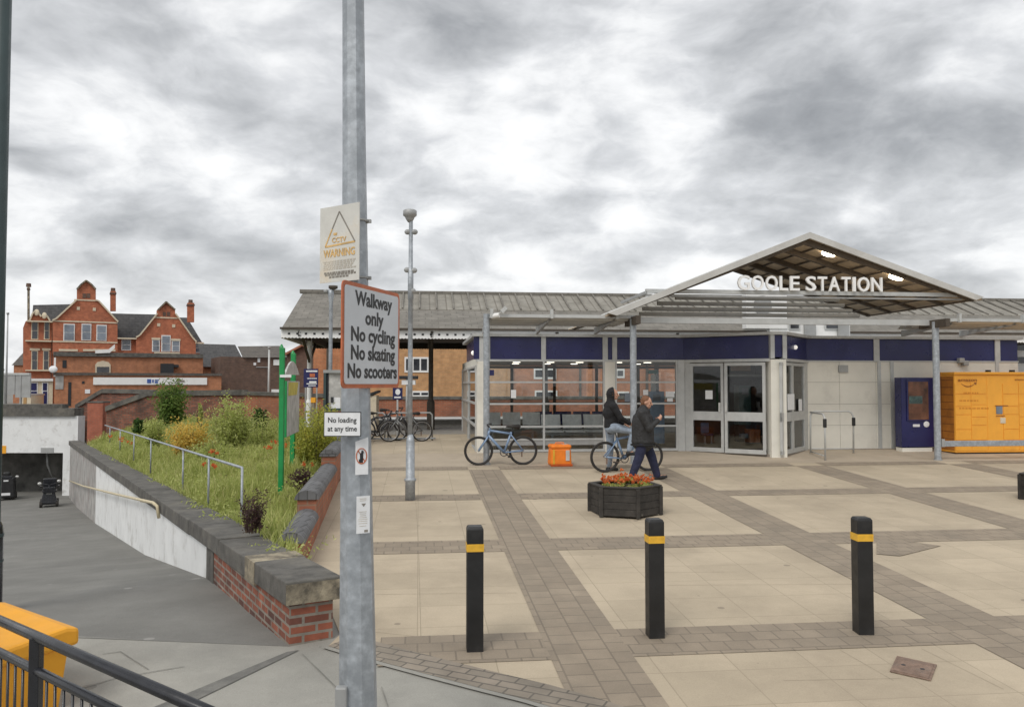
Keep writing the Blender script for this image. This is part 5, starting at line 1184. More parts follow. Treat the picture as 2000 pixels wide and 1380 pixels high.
def valance(p, q, zt, h, m, name, nt=None):
    d = (q - p); L = d.length; d.normalize(); n = Vector((d.y, -d.x, 0)); nt = nt or int(L / .1); pts = [p + UP * zt, ]
    pts = [p + UP * zt]; bot = []
    for i in range(nt):
        a = L * i / nt; bot += [p + d * a + UP * (zt - h * .90), p + d * (a + L / nt * .5) + UP * (zt - h)]
    bot.append(q + UP * (zt - h * .90)); pts += bot + [q + UP * zt]
    hs = MB().extr(pts, -n * .03); nf = len(hs.Fc)
    for i in range(int(L / .245)):
        a = p + d * (.2 + i * .245) + UP * (zt - h * .48) + n * .002; hs.ob(a, d * .034, UP * .03, n * .003)
    v = hs.build(name, m, PC); v.data.materials.append(M['sign_black'])
    for i in range(nf, len(v.data.polygons)): v.data.polygons[i].material_index = 1
zv = ze - .062; hv = zv - CP.sz(700, 661)[1]
valance(SP(ul, VE), SP(ur, VE), zv, hv, M['valance'], 'valance')
valance(SP(ul, VE + .03), SP(ul, VRB), zv, hv, M['valance'], 'valance')
valance(SP(ul, VRB), SP(ur, VRB), zv, hv, M['dark'], 'valance')  # rear valance coloured dark to stand for its backlit side
MB().extr([SP(ul + .05, VE + .1, zv - .02), SP(ur, VE + .1, zv - .02), SP(ur, VRB - .1, zv - .02), SP(ul + .05, VRB - .1, zv - .02)], UP * .03).build('boarded_soffit', M['beam'], PC)
for u in (Plane(SP(0, 27), E1).sz(604, 780)[0], 0.4, 4.2, 8.0, 11.8, 15.6):
    c = SP(u, 27.0, ZP); MB().lathe([(.13, 0), (.13, .9), (.08, 1.0), (.075, zv - ZP)], c, 12).build('column', M['white'] if u < 0 else M['beam'], PC)
    for s in (-1, 1): MB().bar(c + UP * (zv - ZP - .9), c + E2 * s * 2.0 + UP * (zv - ZP - .05), .06, .1).build('bracket', M['beam'], PC)
    MB().bar(c + UP * (zv - ZP - .12) - E2 * 2.3, c + UP * (zv - ZP - .12) + E2 * 4.5, .1, .2).build('cross_beam', M['beam'], PC)
# louvred turret and white platform building glimpsed between the canopy rails
TP_ = Plane(SP(0, 24.3), E1)
root = thing('roof_turret', 'white louvred housing with a rounded grey panel glimpsed between the canopy rails', 'turret', tuple(TP_.pt(1495, 640)))
MB().px(TP_, 1457, 574, 1537, 641, 0, .3).build('housing', M['white'], root)
cx = TP_.pt(1489, 596, .01); MB().extr([cx + E1 * math.cos(a) * (.29 if True else 0) + UP * (math.sin(a) * .30) for a in np.linspace(0, 2 * math.pi, 21)[:-1]], -E2 * .03).build('round_panel', M['grey2'], root)
root = thing('platform_office', 'white platform office with two small dark windows above the porch roof', 'building', tuple(TP_.pt(1585, 652)))
MB().px(TP_, 1505, 631, 1662, 690, -.05, .3).build('wall', M['white'], root)
for x0, x1 in ((1544, 1560), (1614, 1638)):
    f = MB().px(TP_, x0 - 3, 631.5, x1 + 3, 643, .0, .02).build('window', M['grey'], root); MB().px(TP_, x0, 633, x1, 641, .01, 0).build('pane', M['dglass'], f)
for x in (1585, 1650): MB().px(TP_, x - 14, 630.5, x + 8, 690, .04, .05).build('pilaster', M['grey2'], root)

# ================================================================== ACROSS THE TRACKS
RW = Plane(SP(0, 38.0), E1)
root = thing('railway_wall', 'long red brick wall with dark coping on the far platform', 'wall', tuple(RW.pt(810, 818)), TH)
MB().pbox(RW, -9, 24, OPZ - .5, RW.sz(810, 780)[1], 0, .3).build('brickwork', brick('platform_wall_brick', (0.40, 0.13, 0.065), (0.30, 0.10, 0.055), (0.3, 0.17, 0.11), damt=.5), root)
MB().pbox(RW, -9, 24, RW.sz(810, 780)[1], RW.sz(810, 774)[1], .06, .36).build('coping', M['stone_dk'], root)
OB = Plane(SP(0, 46.0), E1)
root = thing('brick_flats', 'tan and orange brick flats beyond the tracks with white framed windows', 'building', tuple(OB.pt(900, 815)), TH)
zlo, zhi = OB.sz(800, 830)[1], OB.sz(800, 640)[1]
MB().pbox(OB, OB.sz(612, 740)[0], OB.sz(678, 740)[0], zlo, zhi, .05, 6).build('wall', M['brick_or'], root)
MB().pbox(OB, OB.sz(678, 740)[0], OB.sz(999, 740)[0], zlo, zhi, .0, 6).build('wall', M['brick_tan'], root)
MB().pbox(OB, OB.sz(1001, 740)[0], OB.sz(1350, 740)[0], zlo, zhi, .1, 6).build('wall', M['brick_flat'], root)
MB().pbox(OB, OB.sz(1350, 740)[0], OB.sz(1700, 740)[0], zlo, zhi, .0, 6).build('wall', M['brick_flat'], root)
for x in (640, 1000, 1132, 1262): MB().px(OB, x - 2, 640, x + 2, 815, .2, 0).build('downpipe', M['beam'], root)
for x0, y0, x1, y1, n in ((790, 697, 837, 727, 3), (804, 763, 839, 775, 2), (716, 700, 770, 728, 2), (1042, 719, 1086, 740, 2), (1044, 762, 1088, 790, 2), (1202, 720, 1219, 738, 1), (1205, 764, 1228, 790, 1), (905, 763, 940, 776, 2), (1300, 764, 1330, 790, 1)):
    f = MB().px(OB, x0, y0, x1, y1, .12 if x0 > 1000 else .04, 0).build('window', M['white'], root); m1 = MB()
    for k in range(n):
        a = x0 + 3 + (x1 - x0 - 3) * k / n; m1.px(OB, a, y0 + 3.5, a + (x1 - x0 - 3) / n - 3, y1 - 4, .13 if x0 > 1000 else .05, 0)
    m1.build('pane', M['dglass'], f)
for x in (1150, 1178, 1195): MB().px(OB, x - 6, 715, x + 6, 800, .13, 0).build('brick_pier', M['brick_or'], root)
# white building at the right edge
WB = Plane((0, 33), (1, 0)); root = thing('white_building', 'white building with bands of dark windows at the right edge', 'building', tuple(WB.pt(2040, 800)))
MB().px(WB, 1984, 640, 2150, 850, 0, 5).build('wall', M['white'], root)
for y0, y1 in ((659, 684), (697, 709)):
    MB().px(WB, 1986, y0, 2140, y1, .03, 0).build('window', M['dglass'], root)
# ================================================================== DISTANT LEFT BUILDINGS
V0 = Plane((-.469 * 72, 72), (.883, .469))
BK = Vector((-.469, .883, 0))
def pxpoly(pl, pts, off=0.0): return [pl.pt(x, y, off) for x, y in pts]
def win(root, pl, x0, y0, x1, y1, rail=True, m='pglass', fm='white', off=0.04, mull=0):
    f = MB().px(pl, x0, y0, x1, y1, off, 0)
    o = f.build('window', M[fm], root); g = MB(); e = 1.8
    if rail: g.px(pl, x0 + e, y0 + e, x1 - e, (y0 + y1) / 2 - .6, off + .03, 0).px(pl, x0 + e, (y0 + y1) / 2 + .6, x1 - e, y1 - e, off + .03, 0)
    else: g.px(pl, x0 + e, y0 + e, x1 - e, y1 - e, off + .03, 0)
    g.build('pane', M[m], o)
BG = V0.pt(220, 800)
root = thing('victorian_building', 'tall red brick gabled building with cream trim and slate roofs beyond the subway', 'building', tuple(BG))
bk = M['brick_vic']
MB().extr(pxpoly(V0, [(45, 742), (45, 640), (50, 627), (103, 627), (103, 690), (228, 690), (228, 660), (266, 660), (266, 690), (381, 690), (381, 668), (397, 668), (397, 800), (45, 800)]), BK * 9).build('wall', bk, root)
MB().extr(pxpoly(V0, [(103, 692), (103, 627), (110, 624), (145, 592), (150, 586), (150, 566), (158, 558), (168, 549), (178, 556), (187, 566), (187, 587), (193, 590), (225, 625), (229, 630), (229, 692)], .5), BK * .7).build('gable', bk, root)
MB().extr(pxpoly(V0, [(265, 692), (265, 660), (272, 656), (302, 619), (306, 614), (306, 606), (323, 590), (341, 606), (341, 614), (346, 620), (374, 660), (381, 668), (381, 692)], .5), BK * .7).build('gable', bk, root)
for pts in ([(103, 629), (140, 593), (152, 588), (186, 588), (196, 593), (229, 631)], [(265, 662), (302, 624), (310, 618), (340, 618), (348, 624), (381, 668)]):
    MB().extr(pxpoly(V0, pts, -.15), BK * 6).build('roof', M['slate'], root)
for pts in ([(58, 628), (60, 587), (110, 586), (152, 585), (150, 600), (104, 628)], [(196, 605), (345, 609), (345, 668), (215, 668)], [(330, 614), (374, 615), (400, 669), (340, 669)]):
    MB().extr([V0.pt(x, y, -.3 - (700 - y) * .035) for x, y in pts], BK * 4).build('roof', M['slate'], root)
def edging(pts, m='cream', off=.62, w=2.6):
    for a, b_ in zip(pts, pts[1:]): MB().bar(V0.pt(*a, off), V0.pt(*b_, off), .22, w * 72 / F).build('coping', M[m], root)
edging([(103, 626), (110, 623), (145, 591), (150, 586)]); edging([(187, 587), (193, 589), (225, 624), (230, 629)])
edging([(150, 566), (158, 557), (168, 549), (178, 556), (187, 566)], 'stone_lt'); edging([(307, 606), (323, 590), (341, 606)], 'stone_lt')
edging([(265, 659), (272, 655), (302, 618), (306, 613)]); edging([(341, 613), (346, 619), (374, 659), (382, 668)])
MB().extr(pxpoly(V0, [(58, 628), (62, 614), (68, 606), (74, 614), (80, 619), (88, 612), (95, 620), (99, 628)], .3), BK * .3).build('gablet', bk, root)
for x, y in ((72, 611), (87, 617)): MB().ell(V0.pt(x, y, .5), (.22, .1, .28), 8, 6).build('scroll_stone', M['cream'], root)
edging([(58, 627), (64, 613), (70, 607)], off=.45); edging([(76, 612), (81, 619)], off=.45); edging([(92, 617), (98, 627)], off=.45)
for x0, x1, y in ((103, 229, 628), (103, 229, 667), (50, 101, 665), (50, 101, 722), (300, 350, 688), (52, 103, 627), (229, 266, 660), (145, 190, 586), (302, 346, 620), (380, 397, 669)):
    MB().px(V0, x0, y, x1, y + 2.4, .56, 0).build('string_course', M['cream'], root)
for x, y in ((153, 603), (184, 605), (309, 635), (338, 637)): MB().px(V0, x - 3, y - 3, x + 3, y + 3, .55, 0).build('stone_boss', M['cream'], root)
for x0, y0, x1, y1 in ((161, 574, 168, 583), (169, 574, 176, 583), (317, 610, 323, 618), (325, 610, 331, 618)): MB().px(V0, x0, y0, x1, y1, .53, 0).build('blind_arch', M['brick_dk'], root)
for x0, x1, yt, yb in ((216, 227, 567, 606), (368, 381, 590, 628), (52.5, 57, 558, 630)):
    c_ = MB().extr(pxpoly(V0, [(x0, yb), (x0, yt), (x1, yt), (x1, yb)], -.6), BK * .5).build('chimney', bk if x0 > 60 else M['stone_lt'], root)
    MB().extr(pxpoly(V0, [(x0 - 1, yt + 6), (x0 - 1, yt + 3), (x1 + 1, yt + 3), (x1 + 1, yt + 6)], -.5), BK * .7).lathe([(.2, 0), (.18, .3)], V0.pt((x0 + x1) / 2, yt, -.9), 8).build('pot', M['brick_dk'], c_)
W_ = win
for a in ((61, 628, 75, 663), (86, 628, 97, 663), (61, 684, 74, 723), (84, 684, 96, 723)): W_(root, V0, *a, m='dglass', fm='cream')
for a in ((124, 633, 146, 666), (159, 633, 178, 665), (188, 635, 208, 666)): W_(root, V0, *a, off=.56)
W_(root, V0, 237, 662, 256, 684); W_(root, V0, 296, 663, 311, 687, off=.56); W_(root, V0, 314, 655, 332, 687, off=.56); W_(root, V0, 334, 664, 350, 687, off=.56); W_(root, V0, 380, 669, 391, 689)
for x0, x1, y in ((58, 78, 682), (82, 99, 682), (115, 152, 684), (162, 182, 684), (182, 225, 684), (295, 312, 662), (333, 351, 664)): MB().px(V0, x0, y - 2, x1, y + 2, .6 if x0 > 100 else .1, 0).build('lintel', M['cream'], root)
MB().px(V0, 52, 742, 103, 800, .3, 0).build('shopfront', M['cream'], root); MB().px(V0, 46, 739, 104, 744, .5, 0).build('shop_cornice', M['white'], root)
for x0, x1 in ((61, 72), (84, 92)):
    f = MB().px(V0, x0 - 2, 746, x1 + 2, 792, .33, 0).build('window', M['white'], root); MB().px(V0, x0, 748, x1, 762, .36, 0).px(V0, x0, 764, x1, 790, .36, 0).build('pane', M['blue'], f)
for x in (101,): MB().px(V0, x - .6, 640, x + .6, 740, .08, 0).build('downpipe', M['beam'], root)
V1 = Plane((-.469 * 62, 62), (.883, .469))
root = thing('flat_roofed_block', 'orange brown brick flat roofed block in front of the gabled building, arched cream window', 'building', tuple(V1.pt(250, 800)))
MB().px(V1, 106, 697, 396, 810, 0, 6).build('wall', M['brick_flat'], root); MB().px(V1, 104, 689, 396.5, 697, .2, 6.1).build('roof_edge', M['stone_dk'], root)
w_ = MB().extr(pxpoly(V1, [(186, 728), (186, 712), (190, 707), (201, 704), (212, 707), (216, 712), (216, 728)], .06), BK * .06).build('window', M['cream'], root)
MB().extr(pxpoly(V1, [(189, 727), (189, 716), (213, 716), (213, 727)], .09), BK * .03).build('pane', M['dglass'], w_)
MB().px(V1, 313, 710, 338, 729, .5, 0).px(V1, 338, 712, 348, 717, .4, 0).build('black_box', M['sign_black'], root)
MB().px(V1, 122, 703, 130, 718, .03, 0).build('opening', M['sign_black'], root)
MB().extr([V1.pt(186, 684, .3), V1.pt(212, 682, .3), V1.pt(224, 672, .3), V1.pt(224, 680, .3), V1.pt(214, 689, .3), V1.pt(186, 690, .3)], BK * .2).build('white_awning', M['white'], root)
V2 = Plane((-.469 * 57, 57), (.883, .469))
root = thing('low_brick_shop', 'low brick shop with a long white fascia sign behind the garden wall', 'building', tuple(V2.pt(260, 800)))
MB().px(V2, 106, 732, 432, 812, 0, 4.6).build('wall', M['brick_flat'], root); MB().px(V2, 104, 728, 433, 733, .15, 4.7).build('parapet', M['slate2'], root)
f = MB().px(V2, 182, 737, 404, 751, .12, 0).build('shop_sign', M['white'], root)
MB().px(V2, 287, 740, 295, 748, .14, 0).px(V2, 297, 741, 300, 747, .14, 0).px(V2, 302, 741, 310, 743, .14, 0).px(V2, 302, 744, 308, 748, .14, 0).build('blurred_lettering', mat('sign_blue', (.05, .11, .35), .5), f)
MB().px(V2, 344, 742, 360, 746, .14, 0).build('grey_lettering', M['sign_fade'], f)
for x0, y0, x1, y1 in ((133, 746, 139, 792), (160, 744, 165, 749)): MB().px(V2, x0, y0, x1, y1, .03, 0).build('opening', M['sign_black'], root)
MB().px(V2, 108, 733, 124, 760, .04, 0).build('grey_render', M['greywash'], root); MB().px(V2, 166, 760, 176, 768, .04, 0).build('vent', M['paper'], root)
MB().ell(V2.pt(104, 721, .2), (.3, .12, .24), 10, 6).build('satellite_dish', M['paper'], root, smooth=True)
MB().px(V2, 105, 698, 109, 735, .08, 0).build('white_downpipe', M['white'], root)
V3 = Plane((-.469 * 66, 66), (.883, .469))
root = thing('slate_roofed_house', 'house with a broad dark slate roof right of the gabled building', 'house', tuple(V3.pt(440, 800)))
MB().extr([V3.pt(396, 668, -3), V3.pt(471, 670, -3), V3.pt(482, 716, 0), V3.pt(396, 716, 0)], BK * .2).build('roof', M['slate'], root); MB().px(V3, 398, 712, 480, 810, -.3, 4).build('wall', M['brick_flat'], root)
MB().px(V3, 424, 706, 432, 728, .02, 0).build('white_corner', M['white'], root)
V4 = Plane((-.469 * 60, 60), (.883, .469))
root = thing('dark_brick_block', 'dark brown brick block with a low slate roof behind the red garden wall', 'building', tuple(V4.pt(490, 800)))
MB().px(V4, 430, 697, 562, 812, 0, 5).build('wall', M['brick_dk'], root)
MB().extr([V4.pt(478, 673, -3), V4.pt(562, 672, -3), V4.pt(566, 698, .2), V4.pt(474, 698, .2)], BK * .2).build('roof', M['slate2'], root)
for x0, y0, x1, y1, m in ((503, 699, 508, 707, 'paper'), (495, 708, 500, 713, 'paper'), (534, 702, 549, 713, 'white'), (530, 760, 548, 768, 'white')): MB().px(V4, x0, y0, x1, y1, .04, 0).build('window' if x0 > 520 else 'wall_box', M[m], root)
MB().px(V4, 500, 716, 526, 717.5, .06, 0).build('wall_pipe', M['grey2'], root)
V5 = Plane((0, 52), (1, 0))
root = thing('brown_gabled_house', 'brown brick house with a shallow gable under the end of the platform canopy', 'house', tuple(V5.pt(595, 800)))
MB().extr(pxpoly(V5, [(560, 812), (560, 692), (592, 676), (640, 692), (640, 812)]), (0, 6, 0)).build('wall', M['brick_dk'], root)
for a, b_ in (((558, 692), (592, 674)), ((592, 674), (642, 692))): MB().bar(V5.pt(*a, .1), V5.pt(*b_, .1), .4, .12).build('bargeboard', M['brick_edge'], root)
# small things at the far left
V6 = Plane((0, 80), (1, 0)); root = thing('grey_gabled_house', 'small house with a grey roof at the far left behind the gabled building', 'house', tuple(V6.pt(35, 790)))
MB().px(V6, 26, 712, 60, 800, 0, 5).build('wall', M['brick_flat'], root); MB().extr([V6.pt(27, 681, -2), V6.pt(60, 681, -2), V6.pt(60, 713, .2), V6.pt(25, 713, .2)], (0, .2, 0)).build('roof', M['slate2'], root)
V7 = Plane((0, 50), (1, 0)); root = thing('grey_hoarding', 'grey sheet hoarding by the street at the far left', 'fence', tuple(V7.pt(30, 795)))
for k in range(4): MB().px(V7, -60 + k * 30, 731, -31 + k * 30, 770 + (k % 2) * 6, 0, .1).build('sheet', M['grey2'], root)
MB().px(V7, -60, 728, 58, 732, .05, .15).build('top_rail', M['grey'], root)
for x in (-30, 8, 40): MB().px(V7, x - 1.2, 728, x + 1.2, 800, .03, .13).build('post', M['grey2'], root)
V8 = Plane((0, 54), (1, 0)); root = thing('cream_kiosk', 'small cream hut beside the grey hoarding', 'hut', tuple(V8.pt(48, 795)))
MB().px(V8, 38, 771, 60, 800, 0, 1.5).build('wall', M['cream'], root); MB().px(V8, 37, 769, 61, 772, .1, 1.6).build('roof', M['grey'], root); MB().px(V8, 46, 774, 52, 800, .03, 0).build('door', mat('tan_door', (.42, .25, .1), .6), root)
for x, y0, lab in ((5, 722, 'short pale street post at the far left edge'), (12, 612, 'thin grey street lamp far off at the left edge')):
    b_ = at(x, 812, 42); root = thing('street_lamp', lab, 'lamp post', tuple(b_)); lathe_px(root, 'shaft', M['grey2'] if x > 6 else M['white'], x, 42, [(815, 2.2), (y0, 1.2)], 8)
    lathe_px(root, 'lamp_head', M['grey2'], x, 42, [(y0 + 2, 2.4), (y0 - 2, 2.4)], 8)
b_ = at(525, 775, 48); root = thing('street_lamp', 'pale thin lamp pole in front of the dark brown brick block', 'lamp post', tuple(b_)); lathe_px(root, 'shaft', M['grey'], 525, 48, [(800, 2.6), (679, 1.8)], 8); lathe_px(root, 'lamp_head', M['grey2'], 525, 48, [(681, 3), (677, 3)], 8)

# ================================================================== BY THE LEFT END OF THE STATION
Yn = 21.0; NP = Plane((0, Yn), (1, 0)); p = NP.pt(640, 855)
root = thing('notice_cabinet', 'grey framed glazed notice cabinet standing behind the tall column', 'notice board', tuple(p))
MB().px(NP, 632, 722, 690, 728, .04, .14).build('top', M['grey2'], root)
MB().px(NP, 632, 728, 637, 800, .03, .12).px(NP, 685, 728, 690, 800, .03, .12).px(NP, 637, 797, 685, 802, .03, .12).build('frame', M['dkgreen'], root)
MB().px(NP, 637, 728, 685, 797, -.05, .1).build('back_board', M['panel_grey'], root); MB().px(NP, 646, 776, 664, 797, -.04, .06).build('poster', M['paper'], root); MB().px(NP, 637, 728, 641, 797, -.03, .05).px(NP, 646, 775, 651, 786, -.03, 0).build('dark_poster', M['sign_black'], root)
for x in (634, 688): MB().px(NP, x - 2, 800, x + 2, 880, .0, .08).build('leg', M['grey2'], root)
BSn = Plane((0, 24.0), (1, 0)); root = thing('station_notice', 'navy blue station sign with white lines of lettering below the canopy end', 'sign', tuple(BSn.pt(607, 757)))
MB().px(BSn, 593, 720, 621, 756, 0, .05).build('board', M['blue'], root)
m1 = MB(); m1.px(BSn, 598, 723, 620, 726, .004, 0); m1.px(BSn, 600, 738, 619, 739.5, .004, 0); m1.px(BSn, 604, 744, 618, 749, .004, 0); m1.px(BSn, 599, 748, 619, 750, .004, 0); m1.px(BSn, 602, 752, 617, 753.5, .004, 0); m1.build('lettering', M['paper'], root)
MB().px(BSn, 605, 729, 615, 736, .004, 0).build('red_symbol', M['sign_red'], root)
for x in (596, 618): MB().px(BSn, x - 1.3, 756, x + 1.3, 860, -.01, .04).build('post', M['grey2'], root)
root = thing('orange_post', 'short yellow topped timber marker post near the canopy column', 'post', tuple(at(610, 835, 22))); QP = Plane((0, 22), (1, 0))
MB().px(QP, 607, 777, 614, 845, 0, .1).build('post', M['stone_lt'], root); MB().px(QP, 607, 776, 616, 786, .01, .12).build('top', M['gritbin'], root)
# cycle parking sign
p = gnd(776, 856); CPn = Plane((0, p.y), (1, 0)); root = thing('cycle_sign', 'small navy cycle parking sign on a thin pole by the bike racks', 'sign', tuple(p))
MB().px(CPn, 767, 757, 786, 780, 0, .03).build('board', M['blue'], root); MB().px(CPn, 774.4, 780, 777.6, 858, .0, .03).build('post', M['grey'], root)
MB().px(CPn, 770, 774, 783, 777, .004, 0).build('caption', M['paper'], root); m1 = MB(); c = CPn.pt(777, 765, .004); MB().extr([c + Vector((math.cos(a) * .07, 0, math.sin(a) * .085)) for a in np.linspace(0, 6.28, 15)[:-1]], (0, .003, 0)).build('round_symbol', M['paper'], root)
p = gnd(795, 850); root = thing('shelter_lamp', 'thin dark post with a flat black lamp arm behind the camera mast', 'lamp post', tuple(p)); k = p.y
lathe_px(root, 'shaft', M['grey2'], 795, k, [(850, 3), (735, 2.4)], 8); a = at(795, 737, k)
MB().ob(a, (.32, 0, 0), (0, .1, 0), (0, 0, .05)).build('lamp_head', M['sign_black'], root, bevel=.01); MB().ob(a + Vector((.05, 0, -.14)), (.2, 0, 0), (0, .06, 0), (0, 0, .07)).build('white_plate', M['paper'], root)
p = gnd(713, 846); SP_ = Plane((0, p.y + .6), (1, 0)); root = thing('pale_cabinet', 'pale utility cabinet with a black sloping top beside the parked bikes', 'cabinet', tuple(p))
MB().px(SP_, 700, 772, 735, 840, 0, .5).build('body', M['cream'], root, bevel=.01); MB().extr([SP_.pt(698, 776, .05), SP_.pt(738, 762, .05), SP_.pt(738, 766, .05), SP_.pt(698, 783, .05)], (0, .6, 0)).build('top', M['sign_black'], root)

# ================================================================== BICYCLES
def bicycle(label, px_, rz, frame_m, dark=False, steer=0.0, group=None, sc_=0.93):
    b = gnd(*px_) if not isinstance(px_, Vector) else px_
    root = thing('bicycle', label, 'bicycle', tuple(b), rz, group); K = sc_
    S = lambda x, y, z: (x * K, y * K, z * K)
    rear, front, r_ = (-.47, 0, .335), (.56, 0, .335), .335
    bb, st_, hd, hb = (-.03, 0, .29), (-.20, 0, .76), (.31, 0, .80), (.345, 0, .67)
    f = MB() .tube([S(*bb), S(*st_)], .025, 8).tube([S(-.19, 0, .72), S(*hd)], .025, 8).tube([S(*bb), S(.335, 0, .69)], .031, 8).tube([S(*hd), S(*hb)], .028, 8)
    for s in (-1, 1): f.tube([S(-.04, s * .03, .29), S(-.47, s * .06, .335)], .014, 6).tube([S(-.18, s * .025, .71), S(-.47, s * .06, .335)], .014, 6)
    locb(f, 'frame', frame_m, root, smooth=True)
    fk = MB().tube([S(.31, 0, .80), S(.30, 0, .87)], .016, 8)
    for s in (-1, 1): fk.tube([S(.345, s * .0, .67), S(.37, s * .055, .62), S(.56, s * .055, .335)], .019, 6)
    locb(fk, 'fork', frame_m, root, smooth=True)
    for c in (rear, front):
        ring = lambda rr: [S(c[0] + math.cos(a) * rr, 0, c[2] + math.sin(a) * rr) for a in np.linspace(0, 2 * math.pi, 37)[:-1]]
        w = MB().tube([S(c[0], -.05, c[2]), S(c[0], .05, c[2])], .02, 8)
        w = locb(w, 'wheel', M['chrome'], root, smooth=True)
        locb(MB().tube(ring(r_ - .02), .024 * K, 8, closed=True), 'tyre', M['rubber'], root, par=w, smooth=True)
        locb(MB().tube(ring(r_ - .047), .010 * K, 6, closed=True), 'rim', M['chrome'] if dark else M['bikedark'], root, par=w, smooth=True)
        sp_ = MB()
        for i in range(20):
            a = 2 * math.pi * i / 20; sp_.tube([S(c[0], (.03 if i % 2 else -.03), c[2]), S(c[0] + math.cos(a) * (r_ - .05), 0, c[2] + math.sin(a) * (r_ - .05))], .0013, 4)
        locb(sp_, 'spokes', M['chrome'], root, par=w)
    locb(MB().tube([S(*st_), S(-.23, 0, .86)], .013, 8), 'seat_post', M['bikedark'], root)
    locb(MB().limb([S(-.36, 0, .885), S(-.25, 0, .89), S(-.09, 0, .885)], [.058 * K, .045 * K, .018 * K], 10), 'saddle', M['rubber'], root, smooth=True)
    locb(MB().tube([S(.30, 0, .86), S(.36, 0, .93)], .015, 8).tube([S(.30, -.31, .965), S(.35, -.2, .955), S(.36, 0, .935), S(.35, .2, .955), S(.30, .31, .965)], .012, 8), 'handlebar', M['bikedark'], root, smooth=True)
    for s in (-1, 1):
        locb(MB().tube([S(.30, s * .31, .965), S(.325, s * .21, .96)], .018, 8), 'grip', M['rubber'], root, smooth=True)
    locb(MB().tube([S(bb[0] + math.cos(a) * .085, -.05, bb[2] + math.sin(a) * .085) for a in np.linspace(0, 6.283, 19)[:-1]], .009, 5, closed=True).tube([S(-.03, -.07, .29), S(.10, -.07, .38)], .010, 6).tube([S(-.03, .07, .29), S(-.16, .07, .2)], .010, 6).tube([S(-.03, -.08, .29), S(-.03, .08, .29)], .016, 8), 'crankset', M['bikedark'], root, smooth=True)
    locb(MB().ob(S(.10, -.12, .38), (.05, 0, 0), (0, .045, 0), (0, 0, .012)).ob(S(-.16, .12, .2), (.05, 0, 0), (0, .045, 0), (0, 0, .012)), 'pedal', M['rubber'], root)
    locb(MB().tube([S(-.03, -.05, .375), S(-.47, -.05, .37)], .004, 4).tube([S(-.03, -.05, .205), S(-.40, -.05, .25), S(-.47, -.05, .30)], .004, 4).ob(S(-.45, -.06, .25), (.015, 0, 0), (0, .01, 0), (0, 0, .06)), 'chain', M['rust'], root)
    return root
p = gnd(982, 908); bicycle('pale blue bicycle leaning alone by the end post of the long window', p, math.pi + TH, M['bikeblue'])
pB = gnd(1221, 921); BIKE_RZ = TH + R(8)
bicycle('pale blue bicycle carrying the hooded rider', pB, BIKE_RZ, M['bikeblue'])
grp = 'bicycles parked at the racks'
for px_, rz, m1, lab, dk in (((742, 861), TH + R(12), 'bikedark', 'dark bicycle with pale rims parked nearest the tall column', True), ((795, 862), TH + math.pi + R(5), 'bikewhite', 'dark grey bicycle parked behind the camera mast', True), ((765, 852), TH + R(-8), 'bikedark', 'dark bicycle parked at the back between the others', True)):
    bicycle(lab, px_, rz, M[m1], dk, group=grp, sc_=.86)
p = gnd(765, 860); root = thing('cycle_rack', 'low galvanised cycle rack rails under the parked bicycles', 'bike rack', tuple(p), TH)
m1 = MB()
for x in (-.75, -.1, .55):
    locb(MB().tube([(x, 0, 0), (x, 0, .7), (x + .06, 0, .76), (x + .5, 0, .76), (x + .56, 0, .7), (x + .56, 0, 0)], .024, 8), 'hoop', M['grey2'], root, smooth=True)
locb(MB().tube([(-.9, -.06, .06), (1.2, -.06, .06)], .02, 6), 'ground_rail', M['galv'], root)
# orange delivery bag
p = gnd(1094, 911); p.y += .2; p.z = gz(p.x, p.y)
root = thing('delivery_bag', 'bright orange cube shaped delivery bag on the paving by the long window', 'bag', tuple(p), TH + R(3))
locb(MB().hexa([(-.235, -.2, 0), (.235, -.2, 0), (.235, .2, 0), (-.235, .2, 0), (-.21, -.19, .40), (.21, -.19, .40), (.21, .19, .40), (-.21, .19, .40)]), 'body', M['bag'], root, bevel=.06)
locb(MB().box(-.222, .222, -.205, .205, .365, .455), 'lid', M['bag'], root, bevel=.04)
locb(MB().tube([(-.1, 0, .45), (-.08, 0, .49), (.08, 0, .49), (.1, 0, .45)], .012, 6), 'handle', M['bag'], root)
locb(MB().box(-.238, .238, -.212, -.195, .0, .05), 'base_trim', M['bagdk'], root, bevel=.01)
locb(MB().box(.09, .17, -.214, -.2, .12, .34), 'reflective_patch', M['silver'], root); locb(MB().box(-.19, -.15, -.216, -.2, .05, .36), 'strap', M['yellow'], root); locb(MB().box(.05, .15, -.12, .05, .455, .458), 'lid_patch', M['silver'], root)

# ================================================================== KIOSK, LOCKER, BARRIER
KP = Plane(gnd(1790, 882), E1)
root = thing('vending_kiosk', 'tall navy blue vending kiosk with a dark display against the beige wall', 'kiosk', tuple(gnd(1790, 882)), TH)
MB().px(KP, 1761, 737, 1826, 873, 0, .30).build('cabinet', M['blue'], root, bevel=.015); MB().px(KP, 1763, 874, 1822, 886, -.02, .28).build('plinth', M['beige'], root)
f = MB().px(KP, 1770, 742, 1815, 822, .025, 0).build('display_frame', M['blue'], root, bevel=.008)
MB().px(KP, 1773, 745, 1812, 819, .03, 0).build('display', mat('brown_display', (.13, .055, .03), .2, var=.5, scale=3), root); MB().px(KP, 1774, 773, 1800, 788, .032, 0).build('display_picture', mat('teal_picture', (.05, .09, .085), .3, var=.4, scale=9), root)
MB().px(KP, 1783, 828, 1796, 833, .012, 0).build('label', M['paper'], root); k_ = KP.pt(1809, 828, .012); MB().ell(k_, (.075, .012, .075), 12, 6).build('round_label', M['paper'], root)
LP = Plane(gnd(1930, 886), E1)
